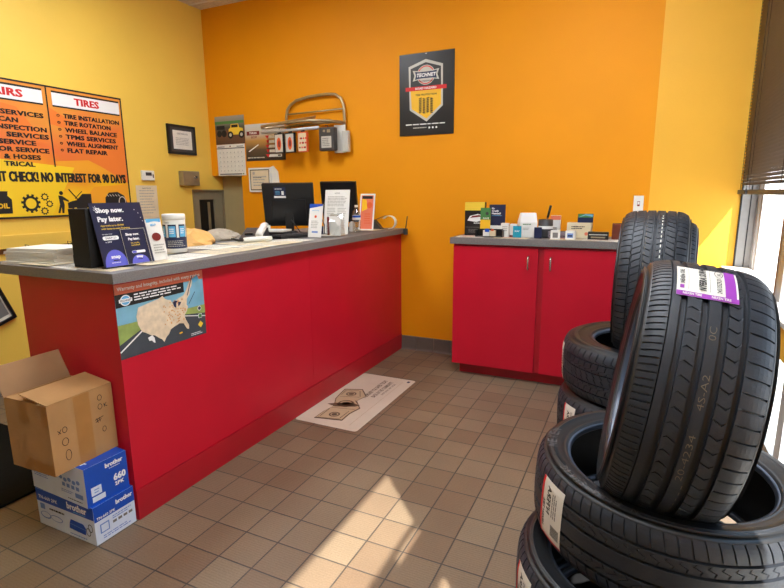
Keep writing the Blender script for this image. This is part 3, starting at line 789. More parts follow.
a.text('20-4234', .012, -.10, .11, .012, M_chalk, .4, -.012, rot=PI/2); a.text('4S-A2', .012, .06, .07, .012, M_chalk, .4, -.012, rot=PI/2); a.text('0C', .012, .20, .03, .013, M_chalk, .4, -.012, rot=PI/2)
for k in range(5): a.rect(.016, -.21+.022*k, .0175, -.20+.022*k, M_chalk, .4)
o = a.build('chalk_marks', dt); o['own'] = 1

# far stack
b3 = new_tyre(K3, 'topmost tyre lying on the far stack beside the red cabinet', GB, (1.878, 1.0, .607), axis_matrix((-.01, -.02, 1), .3))
b2 = copy_thing(b3, 'middle tyre lying in the far stack', (1.870, .985, .3595), axis_matrix((.0, .0, 1), 1.2))
b1 = copy_thing(b3, 'bottom tyre lying on the floor in the far stack', (1.873, .985, .1198), axis_matrix((0, 0, 1), 2.2))
bottom_label(b2, K3, S3, local_angle(b2, -.80, -.60)-.1, .08)
bottom_label(b3, K3, S3, local_angle(b3, -1.0, -.16)-.02, .05)
c1 = new_tyre(K4, 'upright tyre with zigzag tread and white paint dashes standing on the far stack', 'upright tyres', (1.885, .955, .976), axis_matrix((.99, -.035, -.01)))
fa = facing(c1, (0, -1, 0)); up = facing(c1, (0, 0, 1)); sg1 = 1 if math.sin(up-fa) > 0 else -1
a = Art(mapf=lambda x, y, l: wrap(K4, S4)(x, (fa*S4['R']+sg1*y), l))
for k in range(26):
    a.rect(-.0295, -.20+.022*k, -.027, -.19+.022*k, M_chalk, .4); a.rect(.022, -.19+.022*k, .025, -.178+.022*k, M_sick, .4)
o = a.build('paint_dashes', c1); o['own'] = 1
# rear stack, mostly hidden, carrying the second upright tyre
e1 = copy_thing(a3, 'bottom tyre of the rear stack hidden behind the others', (2.04, 1.70, .1113), axis_matrix((0, 0, 1), .7), 'tyres of the rear stack')
e2 = copy_thing(a3, 'middle tyre of the rear stack hidden behind the others', (2.045, 1.69, .3335), axis_matrix((0, 0, 1), 1.7), 'tyres of the rear stack')
e3 = copy_thing(a3, 'topmost tyre of the rear stack hidden behind the others', (2.04, 1.695, .556), axis_matrix((0, 0, 1), 2.7), 'tyres of the rear stack')
c2 = copy_thing(c1, 'upright tyre standing directly behind the zigzag tread tyre', (1.985, 1.70, .667+.300-.07), axis_matrix((.99, -.06, 0), .3))
# =================================================================== LEFT WALL
# banner
PX = XL+.002
pg = gradient_mat('banner print', [(0, (240, 190, 20)), (.35, (246, 196, 30)), (.6, (238, 140, 40)), (.8, (234, 118, 58)), (1, (232, 150, 60))], 'Z', -.46, .46, .4, noise=.35, nscale=3.2)
Y0, Y1, Z0, Z1 = .05, 1.617, 1.2, 2.125
a = Art((XL+.012, Y0, Z0), (0, 1, 0), (0, 0, 1)); BW, BH = Y1-Y0, Z1-Z0
a.prism([a.P(x, y, -2) for x, y in ((0, 0), (BW, 0), (BW, BH), (0, BH))], (-1, 0, 0), .009, pg)
a.rect(0, 0, BW, BH, pg, 0)
POR = mat('banner orange facet', (238, 128, 52), .4); POY = mat('banner yellow facet', (246, 206, 40), .4); POA = mat('banner amber facet', (242, 166, 44), .4)
c = lambda y, z: (y-Y0, z-Z0)
k_ = lambda y, z: (1.075+(y-1.10)*.60-Y0, z-Z0)
m_ = lambda y, z: (y-.035-Y0, z-Z0)
a.poly([c(.60, 1.84), c(.98, 1.72), c(.80, 1.95), c(.62, 1.98)], POR,1.0); a.poly([c(1.02, 1.98), c(1.36, 1.80), c(1.02, 1.86)], POR,1.5)
a.poly([c(1.02, 1.60), c(1.28, 1.62), c(1.55, 1.50), c(1.3, 1.46), c(1.05, 1.54)], POA,2.0)
a.poly([c(1.30, 1.62), c(1.61, 1.90), c(1.61, 1.45)], POR,2.5); a.poly([c(.10, 1.21), c(.95, 1.21), c(1.16, 1.56), c(.62, 1.60), c(.10, 1.62)], POY,3.0)
a.poly([c(1.12, 1.22), c(1.60, 1.22), c(1.60, 1.44), c(1.3, 1.42)], POA,3.5)
a.frame(0, 0, BW, BH, .012, M_ink, 5)
a.rect(1.010-Y0, 1.56-Z0, 1.020-Y0, 2.115-Z0, M_ink, 5)
for (y0, y1, word, ya, yb) in ((.42, .985, 'REPAIRS', .50, .852), (1.052, 1.592, 'TIRES', 1.218, 1.415)):
    a.rect(y0-Y0, 2.083-Z0, y1-Y0, 2.096-Z0, M_ink, 5); a.rect(y0-Y0, 1.996-Z0, y1-Y0, 2.083-Z0, M_pw, 5); a.rect(y0-Y0, 1.985-Z0, y1-Y0, 1.996-Z0, M_ink, 5)
    a.text(word, ya-Y0, 2.015-Z0, yb-ya, .052, M_pred, 6, .07)
for k, (s_, y1) in enumerate((('SERVICES', .976), ('SCAN', .80), ('INSPECTION', .986), ('SERVICES', .995), ('SERVICE', .90), ('TOR SERVICE', .985), ('& HOSES', .92), ('TRICAL', .875))):
    z = 1.905-.0485*k; w_ = {'SERVICES': .28, 'SCAN': .15, 'INSPECTION': .34, 'SERVICE': .24, 'TOR SERVICE': .37, '& HOSES': .24, 'TRICAL': .20}[s_]
    a.text(s_, y1-w_-Y0, z-Z0-.012, w_, .033, M_ink, 6, .065)
for k, (s_, w_) in enumerate((('TIRE INSTALLATION', .455), ('TIRE ROTATION', .375), ('WHEEL BALANCE', .425), ('TPMS SERVICES', .41), ('WHEEL ALIGNMENT', .425), ('FLAT REPAIR', .325))):
    z = 1.912-.0490*k; a.text(s_, 1.122-Y0, z-Z0, w_, .033, M_ink, 6, .065); a.ring(1.083-Y0, z+.016-Z0, .012, .005, M_ink, 6, 14, ry=.009)
a.text('CREDIT CHECK! NO INTEREST FOR 90 DAYS', .49-Y0, 1.448-Z0, 1.095, .072, M_ink, 6, .075)
# pictograms: oil can, gears, mechanic at a car, tyre
a.poly([c(.55, 1.235), c(.685, 1.235), c(.69, 1.33), c(.665, 1.355), c(.67, 1.385), c(.62, 1.385), c(.55, 1.345)], M_ink, 4); a.text('OIL', .595-Y0, 1.27-Z0, .075, .035, M_pgold, 5, .04)
def gear(y, z, r, n):
    pts = []
    for k in range(n):
        for f_, rr in ((0, 1), (.45, 1), (.5, .8), (.95, .8)): t_ = 2*PI*(k+f_)/n; pts.append((y-Y0+rr*r*math.cos(t_), z-Z0+rr*r*math.sin(t_)))
    a.poly(pts, M_ink, 4); a.disc(y-Y0, z-Z0, r*.55, POY, 5)
gear(.812, 1.30, .066, 11); gear(.912, 1.345, .028, 9); gear(.94, 1.295, .026, 9); gear(.90, 1.245, .028, 9)
a.disc(1.033-Y0, 1.372-Z0, .015, M_ink, 4, 12); a.poly([m_(1.045, 1.355), m_(1.075, 1.35), m_(1.12, 1.318), m_(1.118, 1.306), m_(1.078, 1.322), m_(1.085, 1.285), m_(1.075, 1.225), m_(1.06, 1.225), m_(1.06, 1.27), m_(1.045, 1.225), m_(1.03, 1.228), m_(1.05, 1.29)], M_ink, 4)
a.poly([k_(1.10, 1.26), k_(1.10, 1.30), k_(1.16, 1.312), k_(1.22, 1.32), k_(1.30, 1.365), k_(1.42, 1.365), k_(1.42, 1.25), k_(1.34, 1.25)], M_ink, 4); a.line(k_(1.13, 1.40), k_(1.24, 1.32), .009, M_ink, 4); a.line(k_(1.20, 1.33), k_(1.30, 1.385), .006, M_ink, 4)
a.disc(1.13-Y0, 1.25-Z0, .027, M_ink, 5, 18); a.disc(1.13-Y0, 1.25-Z0, .014, POY, 6, 14); a.disc(1.235-Y0, 1.25-Z0, .027, M_ink, 5, 18); a.disc(1.235-Y0, 1.25-Z0, .014, POY, 6, 14)
a.poly([c(1.385, 1.335), c(1.42, 1.375), c(1.50, 1.38), c(1.555, 1.35), c(1.58, 1.29), c(1.57, 1.25), c(1.38, 1.25)], M_ink, 7); a.ring(1.535-Y0, 1.30-Z0, .035, .008, M_pgrey, 8, 18, ry=.045)
for k in range(5): a.line(c(1.40+.025*k, 1.36), c(1.415+.025*k, 1.345), .005, M_pgrey, 8)
tag(a.build('services_banner', origin=(XL+.01, .83, 1.66)), 'large orange and yellow printed service banner on the left wall, TIRES column in view', 'banner')

def flat(name, label, cat, plane, y0, y1, z0, z1, off, th, base, deco=None, group=None, rz=0):
    """thin sheet or plate hung on the left ('L') or back ('B') wall"""
    if plane == 'L': a = Art((XL+off+th, y0, z0), (0, 1, 0), (0, 0, 1)); n = (-1, 0, 0)
    else: a = Art((y0, YB-off-th, z0), (1, 0, 0), (0, 0, 1)); n = (0, 1, 0)
    a.prism([a.P(x, y, 0) for x, y in ((0, 0), (y1-y0, 0), (y1-y0, z1-z0), (0, z1-z0))], n, th, base)
    if deco: deco(a, y1-y0, z1-z0)
    o = a.build(name, origin=tuple(a.P((y1-y0)/2, (z1-z0)/2, 0)))
    return tag(o, label, cat, group)
def d_cert(a, w_, h):
    a.frame(0, 0, w_, h, .022, M_black, 6); a.rect(.02, .02, w_-.02, h-.02, M_dgrey, 1); a.rect(.05, .045, w_-.05, h-.05, M_paper, 2)
    a.text('CERTIFICATE', w_*.3, h-.085, w_*.4, .014, M_inkg, 3); a.bars(.08, .08, w_-.08, h-.11, 5, M_inkl, 3)
flat('framed_certificate', 'black framed certificate on the yellow left wall', 'picture', 'L', 2.06, 2.38, 1.722, 1.982, .002, .022, M_black, d_cert)
t = thing('thermostat', 'white wall thermostat on the left wall beside the banner', 'thermostat', (XL, 1.81, 1.52))
MB().box(0, .026, -.062, .062, -.042, .042, M_wpl, bevel=.006).build('housing', t)
MB().box(.026, .0275, -.03, .03, -.002, .026, M_dgrey).build('display', t)
MB().box(.026, .03, .04, .05, -.02, .01, M_inkg).build('button', t)
def d_note(a, w_, h): a.bars(.03, .04, w_-.03, h-.03, 9, M_inkl, 1, fill=.3); a.text('NOTICE', w_*.3, h-.03, w_*.4, .012, M_inkg, 1)
flat('paper_notice', 'cream paper notice taped under the thermostat', 'paper', 'L', 1.685, 1.90, 1.15, 1.435, .002, .0015, M_cream, d_note)
t = thing('lock_box', 'small metal lock box on the left wall above the grey door', 'box', (XL, 2.26, 1.505))
MB().box(0, .06, -.10, .10, -.066, .066, M_silver, bevel=.006).build('housing', t)
k = MB().lathe([(.016, 0), (.016, .006), (.011, .012), (.0, .012)], 16, M_chrome); k.v = [(q[2]+.06, q[0]+.045, q[1]+.01) for q in k.v]; k.box(.066, .082, .04, .05, 0, .02, M_blackm); k.build('lock', t)
# niche door
t = thing('utility_door', 'grey-green door with narrow dark window in the left corner behind the counter', 'door', (XL, 2.52, 0))
b = MB(); b.box(-.05, -.012, -.205, -.118, .01, 1.397, M_dgreen); b.box(-.05, -.012, .085, .205, .01, 1.397, M_dgreen); b.box(-.05, -.012, -.118, .085, 1.305, 1.397, M_dgreen); b.box(-.05, -.012, -.118, .085, .01, .7, M_dgreen)
b.build('leaf', t)
MB().box(-.04, -.03, -.118, .085, .7, 1.305, M_black).build('window_pane', t)
b = MB(); b.box(-.014, .004, -.212, -.195, 0, 1.40, M_silver); b.box(-.014, .004, .195, .209, 0, 1.40, M_silver); b.box(-.014, .004, -.195, .195, 1.385, 1.402, M_silver); b.build('frame', t)
MB().box(-.028, -.02, .0, .03, .72, 1.28, M_silver).build('window_bar', t)
# rail with clips
t = thing('wall_rail', 'yellow painted ledge board on the left wall under the banner', 'shelf', (XL, .62, 1.0))
MB().box(0, .03, -.66, .66, .0, .09, M_yellow, bevel=.003).build('board', t)
MB().box(0, .012, -.66, .66, -.035, .0, M_brass).build('shadow_strip', t)  # brown strip stands in for the shadow line under the ledge
for k, (y, s_) in enumerate(((.74, -.35), (1.04, .4))):
    t = thing('clip_hook', ['black spring clip hanging from the ledge, above the left end of the papers', 'black spring clip hanging from the ledge just left of the black display'][k], 'clip', (XL+.034, y, 1.0), group='clips on the ledge')
    MB().hexa([(0, -.015, 0), (.012, -.015, 0), (.012, .02, 0), (0, .02, 0), (0, -.005+.06*s_, -.14), (.01, -.005+.06*s_, -.14), (.01, .012+.06*s_, -.14), (0, .012+.06*s_, -.14)], M_black).build('jaw', t)
    MB().tube([(.006, .0+.02*s_, -.01), (.03, -.01, .012), (.02, -.03, .02), (.006, -.02, -.005)], .003, 6, M_chrome).build('lever', t)
# crooked hung print
t = thing('framed_print', 'black framed print hanging crooked on the left wall behind the counter end', 'picture', (XL+.003, .61, .525))
e1 = V((0, -.336, .942)); e2 = V((0, -.942, -.336)); n_ = V((1, 0, 0))
a = Art((.018, 0, 0), tuple(-e2), tuple(e1)); 
a.prism([a.P(-.40, 0, -30), a.P(0, 0, -30), a.P(0, .5, -30), a.P(-.40, .5, -30)], (-1, 0, 0), .003, M_black); a.build('backing', t)
a = Art((.004, 0, 0), tuple(-e2), tuple(e1)); f = .02
for q in ((-.40, 0, 0, f), (-.40, .5-f, 0, .5), (-.40, f, -.40+f, .5-f), (-f, f, 0, .5-f)): a.prism([a.P(q[0], q[1], 0), a.P(q[2], q[1], 0), a.P(q[2], q[3], 0), a.P(q[0], q[3], 0)], (1, 0, 0), .018, M_black)
a.build('frame', t)
a = Art((.006, 0, 0), tuple(-e2), tuple(e1)); a.rect(-.38, .02, -.02, .48, M_paper, 1); a.rect(-.10, .04, -.03, .46, M_inkg, 2); a.bars(-.36, .05, -.12, .4, 9, M_inkl, 2); a.poly([(-.08, .1), (-.05, .14), (-.06, .22), (-.09, .2)], M_rust, 3); a.build('picture_sheet', t)

# =================================================================== BACK WALL
def d_tech(a, w_, h):
    c = lambda x, z: (x+.007, z-1.812)
    a.poly([c(.22, 2.385), c(.363, 2.338), c(.366, 2.03), c(.229, 1.915), c(.083, 2.01), c(.073, 2.338)], M_pgrey, 1)
    a.poly([c(.22, 2.362), c(.347, 2.322), c(.35, 2.17), c(.09, 2.17), c(.091, 2.322)], M_poster, 2)
    a.poly([c(.09, 2.16), c(.35, 2.16), c(.351, 2.04), c(.229, 1.938), c(.1, 2.018)], M_pgold, 2)
    a.disc(.229, .456, .078, M_pgrey, 3, 28, ry=.074); a.ring(.229, .456, .072, .008, M_pred, 4, 28, ry=.069)
    a.poly([(.117, .415), (.132, .455), (.117, .495), (.175, .487), (.283, .487), (.341, .495), (.326, .455), (.341, .415), (.283, .425), (.175, .425)], M_pgrey, 5)
    a.poly([(.135, .425), (.146, .455), (.135, .485), (.175, .48), (.283, .48), (.323, .485), (.312, .455), (.323, .425), (.283, .431), (.175, .431)], M_mnavy, 6)
    a.text('TECHNET', .148, .442, .162, .028, M_pw, 7, .04, slant=.2); a.text('PROFESSIONAL', .17, .405, .118, .012, M_ink, 5, .02)
    a.rect(.055, .342, .403, .372, M_pred, 7); a.text('ROAD HAZARD', .14, .349, .18, .017, M_pw, 8, .04)
    a.text('TIRE PROTECTION', .14, .302, .18, .014, M_ink, 3, .03)
    for i in range(4):
        x = .170+.032*i
        for j in range(9): z = .275-.013*j; zl = -.004 if i % 2 else .004; a.poly([(x, z), (x+.024, z+zl*1.5), (x+.024, z+.008+zl*1.5), (x, z+.008)], M_ink, 3)
        a.rect(x+.009, .165, x+.0115, .285, M_ink, 3)
    a.bars(.055, .078, .395, .092, 1, M_pw, 1, fill=.55, ragged=.02); a.bars(.12, .052, .235, .064, 1, M_pgrey, 1, fill=.6, ragged=0)
    for k in range(3): a.disc(.26+.03*k, .056, .008, M_pw, 1, 12)
    a.disc(.229, h-.007, .003, M_chrome, 1, 10)
flat('hazard_poster', 'black wall poster with a silver hexagon badge over a yellow tread pattern', 'poster', 'B', -.007, .457, 1.812, 2.435, .002, .006, M_poster, d_tech)
# calendar
t = thing('wall_calendar', 'wall calendar with yellow vintage car photo, left end of the orange wall', 'calendar', (-1.81, YB-.002, 1.82))
cs = gradient_mat('car photo print', [(0, (92, 62, 44)), (.45, (110, 74, 52)), (.6, (70, 74, 66)), (.75, (120, 122, 116)), (1, (160, 152, 140))], 'Z', .01, .275, .35)
a = Art((-.18, -.004, .012), (1, 0, 0), (0, 0, 1)); a.prism([a.P(x, y, 0) for x, y in ((0, 0), (.36, 0), (.36, .262), (0, .262))], (0, 1, 0), .003, cs); a.rect(0, 0, .36, .262, cs, 1)
a.rect(.0, .19, .36, .215, M_green, 2); a.rect(.02, .14, .12, .175, M_ink, 2); a.disc(.05, .10, .03, M_ink, 3); a.disc(.11, .10, .032, M_ink, 3); a.rect(.03, .1, .13, .14, M_dgrey, 2)
a.poly([(.17, .085), (.34, .085), (.345, .14), (.30, .15), (.29, .185), (.20, .185), (.19, .15), (.17, .14)], M_pyel, 4); a.rect(.205, .152, .285, .178, M_ink, 5); a.disc(.19, .085, .034, M_ink, 5); a.disc(.19, .085, .016, M_pgrey, 6); a.disc(.325, .085, .034, M_ink, 5); a.disc(.325, .085, .016, M_pgrey, 6)
a.build('photo_sheet', t)
a = Art((-.175, -.006, -.285), (1, 0, 0), (0, 0, 1)); a.prism([a.P(x, y, 0) for x, y in ((0, 0), (.345, 0), (.345, .295), (0, .295))], (0, 1, 0), .005, M_paper); a.rect(0, .255, .345, .263, M_dgrey, 1); a.rect(.01, .27, .10, .278, M_inkg, 1); a.rect(.25, .27, .33, .278, M_inkg, 1); a.disc(.17, .277, .008, M_maroon, 1, 10)
for i in range(7):
    a.rect(.02+.051*i, .035, .0207+.051*i, .25, M_inkl, 1)
    for j in range(5): a.rect(.035+.045*i, .215-.043*j, .042+.045*i, .223-.043*j, M_inkg, 1)
for j in range(6): a.rect(.01, .035+.043*j, .335, .0357+.043*j, M_inkl, 1)
a.rect(.02, .008, .30, .02, M_inkg, 1); a.rect(.31, .008, .325, .022, M_green, 1)
a.build('date_pages', t)
# road poster with red arrows
t = thing('tire_size_poster', 'grey and gold road poster with red tags, behind the hanging packets', 'poster', (-1.40, YB-.002, 1.83))
rp = gradient_mat('road photo print', [(0, (40, 36, 34)), (.3, (84, 66, 50)), (.55, (190, 140, 70)), (.75, (196, 190, 176)), (1, (206, 204, 196))], 'Z', -.165, .17, .35)
a = Art((-.225, -.003, -.165), (1, 0, 0), (0, 0, 1)); a.prism([a.P(x, y, 0) for x, y in ((0, 0), (.46, 0), (.46, .335), (0, .335))], (0, 1, 0), .002, rp); a.rect(0, 0, .46, .335, rp, 1)
a.rect(.02, .235, .17, .272, M_maroon, 2); a.text('TIRES', .05, .245, .09, .018, M_pw, 3, .03); a.text('$20', .07, .205, .07, .022, M_maroon, 2, .02)
a.poly([(.03, .09), (.15, .15), (.16, .145), (.045, .085)], M_pw, 2); a.bars(.02, .02, .25, .04, 1, M_pgrey, 2)
for k in range(7): z = .295-.042*k; a.rect(.27+.01*(k % 2), z-.012, .42, z+.012, M_paper, 2); a.poly([(.235+.01*(k % 2), z+.014), (.285, z+.014), (.262, z-.016)], M_pred, 3); a.rect(.375, z-.006, .41, z+.006, M_ink, 3)
a.build('sheet', t)
# certificate in frame + loose papers
def d_c2(a, w_, h): a.frame(0, 0, w_, h, .016, M_wpl, 5); a.frame(.016, .016, w_-.016, h-.016, .008, M_ink, 3); a.rect(.02, .02, w_-.02, h-.02, M_cream, 1); a.bars(.05, .05, w_-.05, h-.07, 4, M_inkl, 2); a.disc(.06, h-.05, .014, M_inkl, 2, 12); a.bars(.05, h-.10, w_*.6, h-.08, 1, M_inkg, 2)
t_ = flat('framed_licence', 'small white and black framed licence under the road poster', 'picture', 'B', -1.595, -1.335, 1.375, 1.60, .006, .014, M_wpl, d_c2)
a = Art((-1.36, YB-.004, 1.36), (1, 0, 0), (0, 0, 1)); pts = [(0, .04), (.10, .0), (.115, .06), (.10, .20), (.05, .255), (0, .24)]
a.poly(pts, M_paper, 1); a.prism([a.P(x, y, 0) for x, y in pts], (0, 1, 0), .0015, M_paper); tag(a.build('paper_notice', origin=(-1.3, YB-.003, 1.48)), 'dog-eared paper pinned behind the small framed licence', 'paper')

# tube rack
t = thing('tube_rack', 'champagne metal tube wall rack high on the orange wall', 'rack', (-.82, YB, 1.95))
r = .013; pts = []
for k in range(9): a_ = PI-k*PI/16; pts.append((-.19+.10*math.cos(a_)*1.0-.03, -.03, .135+.09*math.sin(a_)))
L_ = [(-.29, -.03, -.02), (-.30, -.03, .08), (-.285, -.03, .145), (-.25, -.03, .185), (-.19, -.03, .215), (-.05, -.03, .238), (.12, -.03, .245), (.22, -.03, .235), (.275, -.03, .20), (.30, -.03, .14), (.305, -.03, .05), (.305, -.03, -.18)]
MB().tube(L_, r, 10, M_tube).build('hoop', t)
MB().tube([(-.30, -.03, .105), (.305, -.03, .115)], .007, 8, M_tube).build('cross_bar', t)
ov = [(.31, -.045, .0), (.20, -.14, .01), (.05, -.19, .015), (-.15, -.21, .01), (-.36, -.20, .0), (-.47, -.17, -.005), (-.50, -.13, -.008), (-.47, -.10, -.008), (-.30, -.06, .0), (.0, -.045, .01), (.2, -.04, .012)]
MB().tube(ov, .012, 10, M_tube, closed=True).build('shelf_loop', t)
MB().hexa([(-.27, -.19, .018), (-.02, -.17, .024), (.02, -.05, .026), (-.27, -.045, .018), (-.27, -.19, .022), (-.02, -.17, .028), (.03, -.05, .075), (-.27, -.045, .022)], M_tube).build('shelf_plate', t)
MB().tube([(-.49, -.15, -.052), (.12, -.15, -.042)], .014, 10, M_alul).build('hang_bar', t)
MB().box(.29, .32, -.03, 0, -.20, -.17, M_tube).build('wall_foot', t); MB().box(-.305, -.275, -.03, 0, -.03, .0, M_tube).build('wall_foot', t)
for k, (x, m1, m2, lab) in enumerate(((-.355, M_pgrey, M_rust, 'leftmost hanging packet with an orange oval on grey card'), (-.235, M_pgrey, M_rust, 'middle hanging packet with an orange oval, second on the bar'), (-.10, M_cream, M_pred, 'rightmost hanging packet with a red berry print'))):
    p_ = thing('hanging_packet', lab, 'packet', (-.765+x*.98, YB-.152, 1.890), rz=-.12, group='packets on the rack bar')
    MB().box(-.053, .053, -.012, .012, -.178, -.01, M_ink if k < 2 else M_rust, bevel=.003).build('packet_body', p_)
    a = Art((-.046, -.0125, -.17), (1, 0, 0), (0, 0, 1)); a.rect(0, 0, .092, .150, m1, 1)
    if k < 2: a.disc(.048, .07, .026, m2, 2, 18, ry=.055); a.disc(.05, .07, .013, M_maroon, 3, 12, ry=.03)
    else:
        for q in range(12): a.disc(.018+.02*(q % 4)+.005*(q % 3), .03+.038*(q//4), .009, m2 if q % 3 else M_maroon, 2, 8)
    a.build('front_print', p_)
    MB().box(-.02, .02, -.004, .004, -.02, .018, M_black).tube([(0, 0, .0), (0, -.004, .02), (0, .006, .042)], .003, 6, M_black).build('hook', p_)
p_ = thing('card_terminal', 'grey handheld device hanging at the right end of the rack', 'device', (-.637, YB-.10, 1.90))
MB().box(-.077, .077, -.035, .025, -.185, .01, M_dgrey, bevel=.012).build('housing', p_)
a = Art((-.05, -.0355, -.16), (1, 0, 0), (0, 0, 1)); a.rect(0, 0, .10, .095, M_pgrey, 1); a.bars(.01, .01, .09, .085, 5, M_inkg, 2); a.build('label_plate', p_)
MB().box(-.03, -.01, -.04, -.035, -.03, -.012, M_silver).box(.01, .04, -.04, -.035, -.035, -.010, M_silver).build('button', p_)
MB().tube([(0, 0, .005), (0, -.01, .025), (0, -.045, .02)], .004, 6, M_black).build('hook', p_)
p_ = thing('white_folder', 'white plastic sleeve hanging beside the grey device on the rack', 'folder', (-.555, YB-.045, 1.92)); MB().box(-.055, .055, -.004, .004, -.22, .012, M_wpl, bevel=.002).build('sleeve', p_)
MB().box(.03, .09, -.02, .02, -.215, -.04, M_pgrey, bevel=.004).build('pocket', p_)
flat('light_switch', 'white switch plate on the orange wall right of the cabinet clutter', 'switch', 'B', 1.782, 1.845, 1.215, 1.325, .001, .008, M_wpl, lambda a, w_, h: (a.rect(.024, .038, .04, .072, M_maroon, 1), a.rect(.026, .05, .038, .068, M_wpl, 3)))

# =================================================================== ON THE COUNTER
Z = 1.0612
def sheet(name, label, cat, x, y, w_, h, rz, z, m=M_paper, th=.0012, group=None, deco=None):
    o = thing_mesh = Art((-w_/2, -h/2, th/1), (1, 0, 0), (0, 1, 0)); o.prism([o.P(a_, b_, 0) for a_, b_ in ((0, 0), (w_, 0), (w_, h), (0, h))], (0, 0, -1), th, m)
    if deco: deco(o, w_, h)
    q = o.build(name); q.location = (x, y, z); q.rotation_euler = (0, 0, rz); return tag(q, label, cat, group)
ps = [(-.56, -.015, .30, .215, .15, 'lowest booklet of the white pile on the near left corner of the counter'), (-.565, .0, .295, .21, .10, 'second booklet from the bottom of the white pile on the counter corner'), (-.57, .005, .29, .21, .18, 'third booklet from the bottom of the white pile on the counter corner'), (-.575, .0, .29, .21, .13, 'fourth booklet of the white pile, just under the top one'), (-.57, .01, .285, .205, .17, 'top booklet of the white pile on the near left corner of the counter')]
for k, (x, y, w_, h, rz, lab) in enumerate(ps):
    b = MB(); zz = 0
    for q in range(2): b.box(-w_/2+.003*q, w_/2-.002*q, -h/2, h/2-.003*q, zz, zz+.0055, M_paper); zz += .0062
    o = b.build('paper_booklet'); o.location = (x, y, Z+.0135*k); o.rotation_euler = (0, 0, rz+PI/2*0); tag(o, lab, 'paper', 'white booklets piled on the counter')
# flyers lying flat along the front of the top
random.seed(11)
fl = [(-.14, -.07, .24, .11, .05, M_cream, 'cream flyer lying flat under the navy sign'), (-.30, -.085, .22, .10, -.1, M_paper, 'white sheet lying flat left of the black display'), (-.12, .34, .20, .26, .08, M_paper, 'white printed sheet lying flat in front of the wipes tub'), (-.42, .36, .26, .2, -.12, M_cream, 'cream sheet lying flat left of the wipes tub'), (-.13, .62, .21, .27, -.06, M_cream, 'cream printed sheet lying flat right of the wipes tub'), (-.36, .74, .28, .21, .12, M_paper, 'white sheet lying flat below the tan paper bag'), (-.14, .92, .2, .27, .05, M_paper, 'streaked white sheet lying flat by the counter edge near the phone'), (-.16, 1.20, .22, .28, -.05, M_paper, 'pale sheet lying flat in front of the keyboard'), (-.62, .55, .22, .28, .2, M_paper, 'white sheet lying flat behind the wipes tub'), (-.10, .135, .20, .16, -.12, M_cream, 'small cream leaflet lying flat between the navy sign and the tub'), (-.32, 1.0, .2, .26, -.25, M_cream, 'cream sheet lying askew below the scanner'), (-.08, .78, .13, .2, .15, M_cream, 'narrow cream sheet hanging near the counter edge before the tan bag'), (-.09, 1.06, .14, .22, -.1, M_cream, 'small cream sheet at the counter edge in front of the scanner'), (-.48, -.07, .2, .13, .0, M_cream, 'cream sheet sticking out under the white booklets'), (-.15, 1.68, .2, .18, .06, M_paper, 'white sheet lying flat under the acrylic leaflet holder'), (-.12, 2.22, .18, .2, -.04, M_cream, 'cream sheet lying flat under the orange flyer')]
for k, (x, y, w_, h, rz, m_, lab) in enumerate(fl):
    sheet('flat_flyer', lab, 'paper', x, y, w_, h, rz, Z+.0004+.0004*k, m_, .0009, 'flyers lying flat on the counter', lambda a, w_, h: (a.bars(.02, .02, w_-.02, h-.02, 8, M_inkl, 1, fill=.35), a.rect(.02, h*.4, w_*.7, h*.44, M_inkg, 1.5)))
# navy sign display
t = thing('counter_sign', 'navy "Shop now. Pay later." counter sign on the near corner of the counter', 'sign', (-.098, .037, Z+.006))
lean = math.radians(13); vdir_ = (-math.sin(lean), 0, math.cos(lean))
H = .262; WD = .238
a = Art((0, -WD/2, 0), (0, 1, 0), vdir_)
rr = .014
def rrect(a, x0, y0, x1, y1, r, m_, l):
    pts = []
    for cx, cy, a0 in ((x1-r, y0+r, -90), (x1-r, y1-r, 0), (x0+r, y1-r, 90), (x0+r, y0+r, 180)):
        for k in range(5): t_ = math.radians(a0+k*22.5); pts.append((cx+r*math.cos(t_), cy+r*math.sin(t_)))
    return a.poly(pts, m_, l)
a.prism([a.P(0, 0, 0), a.P(WD, 0, 0), a.P(WD, H, 0), a.P(0, H, 0)], tuple(-a.n), .003, M_black); a.rect(0, 0, WD, H, M_navy, 1)
a.text('Shop now.', .022, .215, .125, .027, M_pw, 3, .05); a.text('Pay later.', .022, .178, .112, .028, M_pw, 3, .05)
a.text('Approvals up to $5,000', .027, .163, .105, .009, M_pyel, 3, .02); a.text('with lease-to-own financing', .027, .150, .13, .009, M_pyel, 3, .02)
a.line((.014, .236), (.02, .23), .002, M_pw, 3); a.line((.016, .246), (.021, .238), .002, M_pw, 3); a.line((.024, .25), (.025, .242), .002, M_pw, 3)
a.text('to apply text', .024, .130, .045, .006, M_pw, 3, .01); rrect(a, .022, .109, .094, .125, .0075, M_pw, 3); a.text('SNAP123', .034, .113, .048, .008, M_navy, 4, .01); a.text('to 48078', .03, .098, .028, .006, M_pw, 3, .01)
a.disc(.058, .0, .052, M_peri, 3, 26, ry=.068, a0=0, a1=PI); a.text('snap', .038, .028, .042, .015, M_pw, 4, .05); a.rect(.044, .022, .072, .026, M_ink, 4); a.bars(.035, .012, .085, .018, 1, M_pw, 4)
for x, y in ((.20, .23), (.215, .215), (.222, .195), (.228, .18)): a.disc(x, y, .0022, M_pw, 3, 6)
a.build('sign_panel', t)
a = Art((.004, -WD/2+.105, 0), (0, 1, 0), vdir_); a.prism([a.P(0, 0, 0), a.P(.118, 0, 0), a.P(.118, .150, 0), a.P(0, .150, 0)], tuple(-a.n), .0025, M_clear); a.frame(0, 0, .118, .15, .0016, M_pgrey, 2)
a.rect(.004, .002, .112, .146, M_navy, 1)
